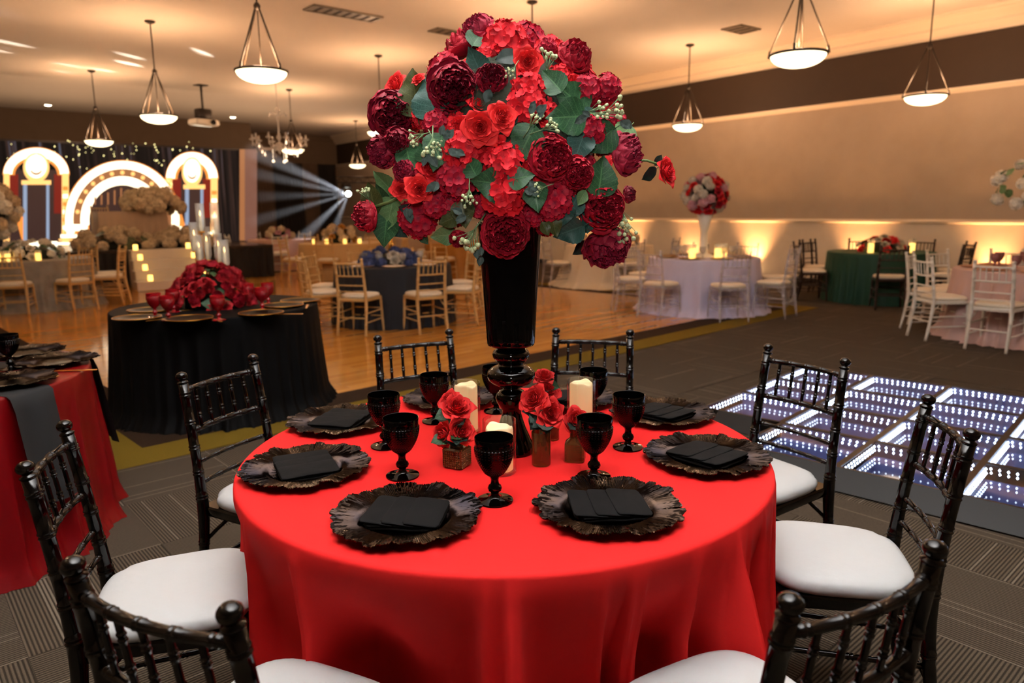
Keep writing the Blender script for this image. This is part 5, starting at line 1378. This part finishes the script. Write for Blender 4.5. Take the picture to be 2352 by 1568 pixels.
for px, y0, y1 in ((463, 467, 535), (497, 465, 545), (449, 510, 580), (460, 540, 605), (504, 535, 605), (519, 550, 618), (478, 520, 600)):
    dep = proj(t.location)[2]+random.Random(px).uniform(-.1, .1)
    a, b = atD(px, y0, dep)-t.location, atD(px, y1, dep)-t.location; a.x, a.y = b.x, b.y
    mb = MB(); mb.tube([(b.x*.5, b.y*.5, .12), (b.x, b.y, b.z-.06), (b.x, b.y, b.z)], .006, 7); mb.lathe([(.001, 0), (.022, .004), (.024, .012), (.01, .014)], 14, Matrix.Translation(b)); q = obj('gold_arm', mb, M_GOLDM, t)
    hgt = a.z-b.z; mb = MB(); mb.lathe([(.018, .012), (.032, .05), (.032, hgt)], 20, Matrix.Translation(b), False, False); obj('glass_tube', mb, M_TUBE, q)
    mb = MB(); mb.lathe([(.011, .012), (.011, hgt*.55), (.002, hgt*.56)], 12, Matrix.Translation(b)); obj('taper_candle', mb, M_TAPER, q)
    mb = MB(); mb.lathe([(.001, 0), (.006, .012), (.004, .028), (.0005, .045)], 10, Matrix.Translation(b+Vector((0, 0, hgt*.57)))); obj('flame', mb, M_FLAME, q)
PLATE = MB(); PLATE.lathe([(.001, .004), (.09, .004), (.11, .012), (.150, .016), (.153, .014), (.11, .004), (.09, .0), (.001, 0)], 48); PLATE = PLATE.mesh('dinner_plate')
PRIM = MB(); PRIM.tube([(.151*math.cos(2*PI*i/48), .151*math.sin(2*PI*i/48), .0155) for i in range(48)], .0028, 6, closed=True); PRIM = PRIM.mesh('gold_rim')
M_PLATE = mat('plate_black', '#080707', .4, spec=.15)
KN = MB(); KN.bbox((-.009, -.11, 0), (.009, .02, .003), .001); KN.bbox((-.006, .02, 0), (.006, .12, .003), .001); KN = KN.mesh('knife', False)
for k, (px, py) in enumerate(((435, 735), (600, 722), (315, 733), (650, 704), (690, 693), (345, 715))):
    P = atz(px, py, TZ); lab = ('front left', 'front right', 'far left', 'right', 'far right', 'back left')[k]
    t = thing('dinner_plate', 'black plate with a thin gold rim, %s on the black table' % lab, 'plate', (P.x, P.y, TZ+.0005), 0, 'gold-rimmed plates on the black table')
    obj('dish', PLATE, M_PLATE, t); obj('gold_rim', PRIM, M_GOLDM, t)
    tag(obj('knife', KN, M_GOLDM, loc=(P.x+.14, P.y-.12, TZ+.0008), rot=(0, 0, k*.9)), 'gold knife beside the %s plate of the black table' % lab, 'knife', 'gold cutlery on the black table')
for k, (px, py) in enumerate(((357, 728), (388, 735), (400, 716), (572, 700), (603, 712), (617, 698), (503, 735))):
    P = atz(px, py, TZ); smallgoblet((P.x, P.y, TZ+.0004), M_REDGLASS, 'red glass goblet %s' % ('leftmost on the black table', 'second from left, before the red roses', 'at left, half behind the red roses', 'behind the right end of the red roses', 'low at the right of the red roses', 'rightmost on the black table', 'front middle of the black table')[k], 'red goblets on the black table')
# ---------------- red table at the left edge
RC = Vector((-.27, 4.10, 0)); M_RED2 = mat('cloth_satin_red_shaded', (.17, .0012, .003), .38, sheen=.1, spec=.35)  # base colour darkened to paint in the flash falling off here
tablecloth('red satin cloth, colour darkened for shade, over the round table at the left edge', RC, .79, M_RED2, .04, 13, .055, 21, hem=.03, nth=360, group='red tablecloths')
for k, (an, lab) in enumerate(((-52, 'front'), (8, 'right'))):
    a = math.radians(an); w_ = .10; mb = MB(); vs = []; n = 10
    pr_ = [(.18, TZ+.0025), (.5, TZ+.0025), (.70, TZ+.0025), (.785, TZ+.002), (.805, TZ-.012), (.815, TZ-.06), (.845, .5), (.875, .3)]
    for r_, z_ in pr_:
        for i in range(n+1): u = 2*i/n-1; vs.append((r_*1.0+.008*math.sin(u*4)*(z_ < TZ-.05), u*w_, z_))
    fs = [(q*(n+1)+i, q*(n+1)+i+1, (q+1)*(n+1)+i+1, (q+1)*(n+1)+i) for q in range(len(pr_)-1) for i in range(n)]
    mb.add(vs, fs); o = obj('napkin_runner', mb, mat('runner_charcoal', '#17181a', .8), loc=(RC.x, RC.y, 0), rot=(0, 0, a)); tag(o, 'charcoal cloth strip hanging over the %s edge of the left red table' % lab, 'napkin', 'charcoal strips on the left red table')
for k, (px, py, lab) in enumerate(((60, 815, 'back'), (132, 835, 'right'), (25, 882, 'front'))):
    P = atz(px, py, TZ); tag(obj('charger_plate', CHARGER, M_CHARGER, loc=(P.x, P.y, TZ+.0035), rot=(0, 0, k)), 'ruffled bronze charger plate, %s one on the left red table' % lab, 'plate', 'charger plates on the left red table')
P = atz(25, 848, TZ); smallgoblet((P.x, P.y, TZ+.0004), M_BLKGLASS, 'black goblet on the red table at the left edge', 'black goblets at left')
P = atz(-25, 862, TZ); smallgoblet((P.x, P.y, TZ+.0004), M_BLKGLASS, 'black goblet cut by the left edge on the left red table', 'black goblets at left')
for k, (px, py) in enumerate(((95, 862), (165, 853))):
    P = atz(px, py, TZ); tag(obj('knife', KN, M_GOLDM, loc=(P.x, P.y, TZ+.004), rot=(0, 0, .5+k*.5)), 'gold knife %s on the left red table' % ('between two plates', 'before the right plate')[k], 'knife', 'gold cutlery on the left red table')
# ---------------- navy table with gold chairs
NC = Vector((4.75, 8.65, 0)); M_NAVY = mat('cloth_navy', '#15171f', .7)
tablecloth('navy cloth over the round table behind the tall vase', NC, .77, M_NAVY, .05, 20, .03, 31, nth=240, group='dark blue tablecloths')
ring(NC, .98, 'gold', (-25, 22, 66, 112, 158, 203, 248, 293), 'gold chiavari chair with ivory seat at the navy table', 'gold chairs at the navy table')
M_BLUEF = mat('flower_blue', '#3d4a78', .7, island=.3, vc='#25305a'); M_IVF = mat('flower_ivory', '#b9b0a0', .7, island=.15)
arrangement('flower_centrepiece', 'low blue and ivory flower centrepiece on the navy table', (NC.x-.05, NC.y, TZ), .36, .16, 26, .085, [('hydrangea', HYDS, M_BLUEF), ('hydrangea', HYDS, M_BLUEF), ('rose', ROSES, M_IVF)], seed=4)
t = thing('gold_sculpture', 'slender leaning gold candlestick among the blue flowers', 'candlestick', (NC.x+.05, NC.y+.1, TZ)); mb = MB(); mb.tube([(-.08, 0, 0), (-.03, 0, .25), (.02, 0, .5)], .022, 8); obj('shaft', mb, M_GOLDM, t); mb = MB(); mb.tube([(.08, 0, 0), (.02, 0, .2), (-.02, 0, .34)], .02, 8); obj('branch', mb, M_GOLDM, t)
def votives(c, spots, desc, m=None, h=.12, r=.045, zoff=0.0):
    for k, (dx, dy, w_) in enumerate(spots):
        t = thing('votive_candle', 'small glowing candle %s %s' % (w_, desc), 'candle', (c.x+CR.x*dx+_f.x*dy, c.y+CR.y*dx+_f.y*dy, TZ+zoff), 0, 'glowing candles on the guest tables')
        mb = MB(); mb.lathe([(.001, 0), (r*.8, 0), (r*.8, h*.7), (.001, h*.72)], 14); obj('wax', mb, M_GLOWC, t)
        mb = MB(); mb.lathe([(r, 0), (r, h)], 16, None, False, False); obj('glass_sleeve', mb, M_TUBE, t)
def place_settings(c, n, r, plate_m, nap_m, desc, gob=None, seed=0):
    for k in range(n):
        a = 2*PI*k/n+.3; v = -_vd(c); rel = (math.degrees(a-math.atan2(v.y, v.x)) % 360); w_ = WORDS[int((rel+22.5)//45) % 8]
        P = c+Vector((math.cos(a), math.sin(a), 0))*r
        tt = thing('dinner_plate', 'plate %s of %s' % (w_, desc), 'plate', (P.x, P.y, TZ+.0005), 0, 'plates on the guest tables'); obj('dish', PLATE, plate_m, tt); obj('gold_rim', PRIM, M_GOLDM, tt)
        if gob: Q = c+Vector((math.cos(a+.3), math.sin(a+.3), 0))*(r-.17); smallgoblet((Q.x, Q.y, TZ+.0005), gob, 'goblet %s of %s' % (w_, desc), 'goblets on the guest tables')
M_CLRGOB = glassmat('goblet_clear', (.9, .88, .86), dens=.15)
place_settings(NC, 8, .56, M_WHITE, None, 'the navy table', M_CLRGOB)
# ---------------- silver-grey table far left
GC = tabc(85, 716, .85); M_SILV = mat('cloth_silver', '#8f877b', .6, noise=.6, nscale=7, c2='#6d655a')
tablecloth('mottled silver-grey cloth over the round table far left before the stage', GC, .88, M_SILV, .08, 16, .05, 41, hem=.05, nth=240, group='pale tablecloths')
ring(GC, 1.12, 'gold', (-52, -12, 28, 68, 100, 140, 180, 230, 270), 'gold chair at the silver-grey table far left,', 'gold chairs at the silver-grey table')
arrangement('flower_centrepiece', 'white and green flower centrepiece on the silver-grey table far left', (GC.x, GC.y, TZ), .45, .27, 44, .075, [('hydrangea', HYDS, M_WHITEF), ('leaf', LEAVES, M_LEAF), ('leaf', LEAVES, M_LEAF), ('rose', ROSES, M_WHITEF)], seed=6)
votives(GC, ((-.1, -.6, 'left'), (.05, -.6, 'next to another'), (.42, -.45, 'tall at the right')), 'on the silver-grey table', h=.16)
# tall white flower ball at the left edge
TVC = GC+Vector((CR.x, CR.y, 0))*-.75+Vector((_f.x, _f.y, 0))*-.3
def tallvase(h, r0, m):
    def f(t):
        mb = MB(); mb.lathe([(.001, 0), (r0*1.4, 0), (r0*1.4, .02), (r0*.5, .06), (r0*.4, h*.5), (r0*1.1, h), (.001, h)], 20); obj('tall_vase', mb, m, t)
    return f
P = atD(-30, 485, proj(TVC)[2])
arrangement('flower_centrepiece', 'tall ball of white flowers cut by the left edge of the picture', (P.x, P.y, 0), .36, .38, 40, .11, [('hydrangea', HYDS, M_CREAMF), ('hydrangea', HYDS, M_WHITEF)], up=P.z, vase=tallvase(P.z-.3, .09, M_TUBE), half=False, seed=8)
# ---------------- lavender table with clear chairs
LC = tabc(1612, 730, .86); M_LAV = mat('cloth_lavender', '#c2bcd6', .6, noise=.2, nscale=4, c2='#aca5c2')
tablecloth('pale lavender cloth over the round table by the right wall', LC, .78, M_LAV, .10, 15, .05, 51, hem=.07, nth=260, group='pale tablecloths')
ring(LC, 1.06, 'clear', (-32, 18, 62, 105, 150, 195, 240, 285), 'clear acrylic chair with ivory seat at the lavender table,', 'clear chairs at the lavender table')
M_PINKF = mat('flower_pink', '#c08a94', .7, island=.2)
arrangement('flower_centrepiece', 'tall white vase with a ball of red and pink flowers on the lavender table', (LC.x-.02, LC.y, TZ), .27, .26, 64, .072, [('rose', ROSES, M_ROSE2), ('rose', ROSES, M_ROSE2), ('hydrangea', HYDS, M_PINKF), ('hydrangea', HYDS, M_IVF), ('rose', ROSES, M_PEON)], up=.88, vase=tallvase(.7, .12, M_WHITE), half=False, seed=10)
votives(LC, ((-.26, -.35, 'left of the tall vase'), (.10, -.35, 'right of the tall vase'), (.22, -.2, 'behind another right of the tall vase')), 'on the lavender table', h=.2, r=.055)
place_settings(LC, 8, .56, mat('plate_slate', '#3a3a48', .3), None, 'the lavender table', M_CLRGOB)
# ---------------- white cloth table with greenery
WC = tabc(1385, 668, .9)+Vector((.35, .2, 0))
tablecloth('white cloth spreading on the floor over the table behind the lavender one', WC, .85, mat('cloth_white', '#cdbfa8', .7), .22, 13, .05, 61, hem=.12, nth=220, group='pale tablecloths')
arrangement('flower_centrepiece', 'low green and cream foliage centrepiece on the white cloth table', (WC.x, WC.y, TZ), .55, .20, 34, .10, [('leaf', LEAVES, M_LEAFL), ('hydrangea', HYDS, M_CREAMF), ('leaf', LEAVES, M_LEAFO)], seed=12)
ring(WC, 1.12, 'clear', (20, 65, 160, 215, 300), 'clear acrylic chair at the white cloth table,', 'clear chairs at the white table')
# ---------------- green table with dark brown chairs
EC = tabc(2012, 703, .82); M_GRN = mat('cloth_green', '#12402f', .6, sheen=.3)
tablecloth('dark green cloth over the round table against the right wall', EC, .77, M_GRN, .05, 18, .03, 71, nth=240, group='dark green tablecloths')
ring(EC, 1.02, 'brown', (8, -70, 62, 105, 150, 195, -115, 240), 'dark brown chiavari chair at the green table,', 'brown chairs at the green table')
arrangement('flower_centrepiece', 'low red and gold flower centrepiece on the green table', (EC.x, EC.y, TZ), .34, .22, 26, .075, [('rose', ROSES, M_ROSE), ('leaf', LEAVES, M_LEAFO), ('rose', ROSES, M_ROSE), ('leaf', LEAVES, M_LEAFO), ('rose', ROSES, M_IVF)], seed=14)
votives(EC, ((-.30, -.3, 'left'), (.30, -.35, 'right')), 'on the green table', h=.2, r=.05)
# ---------------- blush table with white chairs
PC = tabc(2360, 800, .80); M_BLUSH = mat('cloth_blush', '#c3a29a', .6, noise=.15, nscale=5, c2='#b08f88')
tablecloth('blush pink cloth over the round table at the right edge', PC, .80, M_BLUSH, .13, 17, .05, 81, hem=.06, nth=280, group='pale tablecloths')
ring(PC, 1.02, 'white', (-16, -54, -95, 58, 150, 195, 235), 'white chiavari chair at the blush pink table,', 'white chairs at the blush table')
place_settings(PC, 8, .58, mat('plate_rose', '#b98a80', .3), None, 'the blush pink table', mat('goblet_pink', '#b98080', .15, trans=.5))
votives(PC, ((.20, -.40, 'square, at the right'),), 'on the blush pink table', h=.14, r=.05)
P = atD(2375, 425, proj(PC)[2]+.1)
arrangement('flower_centrepiece', 'tall spray of white blossom at the right edge above the blush pink table', (P.x, P.y, TZ), .36, .27, 34, .075, [('hydrangea', HYDS, M_WHITEF), ('leaf', LEAVES, M_LEAFL)], up=P.z-TZ, vase=tallvase(P.z-TZ-.1, .05, M_TUBE), half=False, seed=16, core=False)
# ---------------- far tables along the back
K2 = Vector((7.0, 18.75, 0)); tablecloth('pink cloth over the round table far behind, right of the stage', K2, .80, mat('cloth_pink', '#c79a86', .6), .06, 16, .04, 91, nth=160, group='pale tablecloths')
ring(K2, 1.08, 'white', (-70, 0, 60, 150, 210), 'white chair at the far pink table,', 'white chairs at the far pink table')
arrangement('flower_centrepiece', 'small cream flower centrepiece on the far pink table', (K2.x, K2.y, TZ), .30, .28, 18, .10, [('hydrangea', HYDS, M_CREAMF), ('rose', ROSES, M_PINKF)], seed=18)
K3 = tabc(790, 642, .80); tablecloth('beige cloth over the far round table with golden flowers', K3, .95, mat('cloth_sand', '#c4a06a', .6), .06, 16, .04, 92, nth=160, group='pale tablecloths')
ring(K3, 1.18, 'gold', (-60, -15, 30, 75, 150, 210), 'gold chair at the far beige table,', 'gold chairs at the far beige table')
arrangement('flower_centrepiece', 'golden flower centrepiece on the far beige table', (K3.x-.05, K3.y, TZ), .33, .36, 20, .10, [('rose', ROSES, mat('flower_gold', '#c0862c', .6, island=.3)), ('hydrangea', HYDS, M_CREAMF)], seed=20)
votives(K3, ((-.5, -.5, 'leftmost'), (-.2, -.6, 'second from left'), (.2, -.6, 'third from left'), (.5, -.5, 'rightmost')), 'on the far beige table', h=.14)
K4 = tabc(1075, 640, .85); tablecloth('gold sequin cloth over the far round table behind the tall vase', K4, .95, mat('cloth_sequin', '#b57b32', .35, metal=.4, noise=.5, nscale=60, c2='#7a4c18'), .05, 16, .03, 93, nth=160, group='pale tablecloths')
ring(K4, 1.2, 'gold', (-70, -25, 20, 65, 150, 210), 'gold chair at the far gold sequin table,', 'gold chairs at the gold sequin table')
K5 = tabc(915, 617, .85); tablecloth('cream cloth over the far round table behind the navy one', K5, .9, M_BEIGE, .06, 16, .04, 94, nth=160, group='pale tablecloths')
ring(K5, 1.15, 'gold', (-60, -10, 40, 90), 'gold chair at the far cream table,', 'gold chairs at the far cream table')
# ---------------- on the stage: chairs and flowers of the couple's table
xm = (X0+X1)/2
for s, w_ in ((-.45, 'left'), (.45, 'right')): chair((xm+s, 19.3, SZ), -PI/2, 'gold', 'gold chair behind the couple\'s table on the stage, the %s one' % w_, 'gold chairs on the stage')
arrangement('flower_centrepiece', 'big cream flower mound at the right end of the couple\'s table on the stage', (X1-.25, 18.5, SZ+.785), .55, .42, 30, .15, [('hydrangea', HYDS, M_CREAMF)], seed=22)
arrangement('flower_bank', 'bank of cream flowers on the stage floor before the couple\'s table', (xm-.5, 17.75, SZ+.003), .75, .30, 34, .14, [('hydrangea', HYDS, M_CREAMF), ('leaf', LEAVES, M_LEAFO)], seed=24)
arrangement('flower_bank', 'cream flower bank on the stage floor by the right of the steps', (X1+.15, 17.7, SZ+.003), .55, .30, 24, .14, [('hydrangea', HYDS, M_CREAMF)], seed=26)
# ================================================================== LED dance floor on the right
PH = 0.09
M_LEDFR = mat('led_frame', '#0a0807', .35); M_LEDW = mat('led_wall_glow_tint', '#5a6494', .35, metal=.2)  # blue wall tint paints in the glow of the lights
ML = [mat('led_dot_and_reflection_%d' % k, '#000000', .5, emit=(.72, .84, 1.0), es=e_) for k, e_ in enumerate((13, 4.5, 2.0, .9))]  # emission fades level by level to paint the mirror reflections
led = thing('led_dance_floor', 'low square LED dance floor with rows of white lights under mirrored glass', 'dance floor', LP, -PI/2+LA)   # local x = along LV, y = along LU
def LM_(a, b, z=0): return Vector((b, a, z))      # (along u, along v) -> local
mb = MB()   # apron ramp all round
W_ = LT*LN
WV = LTV*LN
for (p0, p1, nn) in (((0, LTV), (0, WV), (-1, 0)), ((W_, 0), (W_, WV), (1, 0)), ((LT, 0), (W_, 0), (0, -1)), ((0, WV), (W_, WV), (0, 1)), ((LT, .13), (LT, LTV-.13), (-1, 0)), ((.0, LTV), (LT-.13, LTV), (0, -1))):
    q0 = LM_(p0[0], p0[1], PH); q1 = LM_(p1[0], p1[1], PH); o_ = LM_(nn[0]*.13, nn[1]*.13, 0)
    r0 = q0+o_; r1 = q1+o_; r0.z = r1.z = 0.004
    b0 = Vector((q0.x, q0.y, .001)); b1 = Vector((q1.x, q1.y, .001))
    mb.add([q0, q1, r1, r0, b0, b1], [(0, 1, 2, 3), (4, 5, 1, 0), (3, 2, 5, 4), (0, 3, 4), (1, 5, 2)])
obj('apron', mb.mesh('apron', False), M_LEDFR, led)
DEP = -.36; g = .018  # box sunk below the floor shapes the mirrored depth
box = MB()
for (a0, b0, a1, b1) in ((g, g, g, LT-g), (LT-g, g, LT-g, LT-g), (g, g, LT-g, g), (g, LT-g, LT-g, LT-g)):
    box.add([(a0, b0, PH-.008), (a1, b1, PH-.008), (a1, b1, DEP), (a0, b0, DEP)], [(0, 1, 2, 3)])
box.add([(g, g, DEP), (LT-g, g, DEP), (LT-g, LT-g, DEP), (g, LT-g, DEP)], [(0, 1, 2, 3)]); box = box.mesh('mirrored_depth_box', False)
gl = MB(); gl.add([(g*.5, g*.5, PH-.002), (LT-g*.5, g*.5, PH-.002), (LT-g*.5, LT-g*.5, PH-.002), (g*.5, LT-g*.5, PH-.002)], [(0, 1, 2, 3)]); gl = gl.mesh('glass_panel', False)
dots = MB(); nd = 13
for lev in range(8):  # only the top pair are lights; deeper, dimmer rows model their reflections
    z_ = PH-.024-.075*(lev//2)-.021*(lev % 2); mi_ = min(3, lev//2); ins = g+.006+.005*lev
    for i in range(nd):
        q_ = ins+.02+(LT-2*ins-.04)*i/(nd-1)
        for (x_, y_) in ((ins, q_), (LT-ins, q_), (q_, ins), (q_, LT-ins)):
            r_ = .0072-.0005*lev; n0 = len(dots.f)
            dots.add([(x_+r_, y_, z_), (x_-r_, y_, z_), (x_, y_+r_, z_), (x_, y_-r_, z_), (x_, y_, z_+r_*1.3), (x_, y_, z_-r_*1.3)], [(0, 2, 4), (2, 1, 4), (1, 3, 4), (3, 0, 4), (2, 0, 5), (1, 2, 5), (3, 1, 5), (0, 3, 5)], mi=mi_)
dots = dots.mesh('led_lights_and_reflections', False)
M_LEDGL = glassmat('led_glass', (.80, .84, .92), rough=.03)
fr = MB()
fr.box((0, 0, 0), (LT, g, PH)); fr.box((0, LT-g, 0), (LT, LT, PH)); fr.box((0, g, 0), (g, LT-g, PH)); fr.box((LT-g, g, 0), (LT, LT-g, PH)); fr = fr.mesh('panel_frame', False)
for i in range(LN):
    for j in range(LN):
        if i == 0 and j == 0: continue
        p = obj('floor_panel', fr, M_LEDFR, led, loc=LM_(i*LT, j*LTV, 0), scale=(LTV/LT, 1, 1))
        obj('mirrored_depth_box', box, M_LEDW, p); obj('glass_panel', gl, M_LEDGL, p); obj('led_lights_and_reflections', dots, ML, p, kind='stuff')
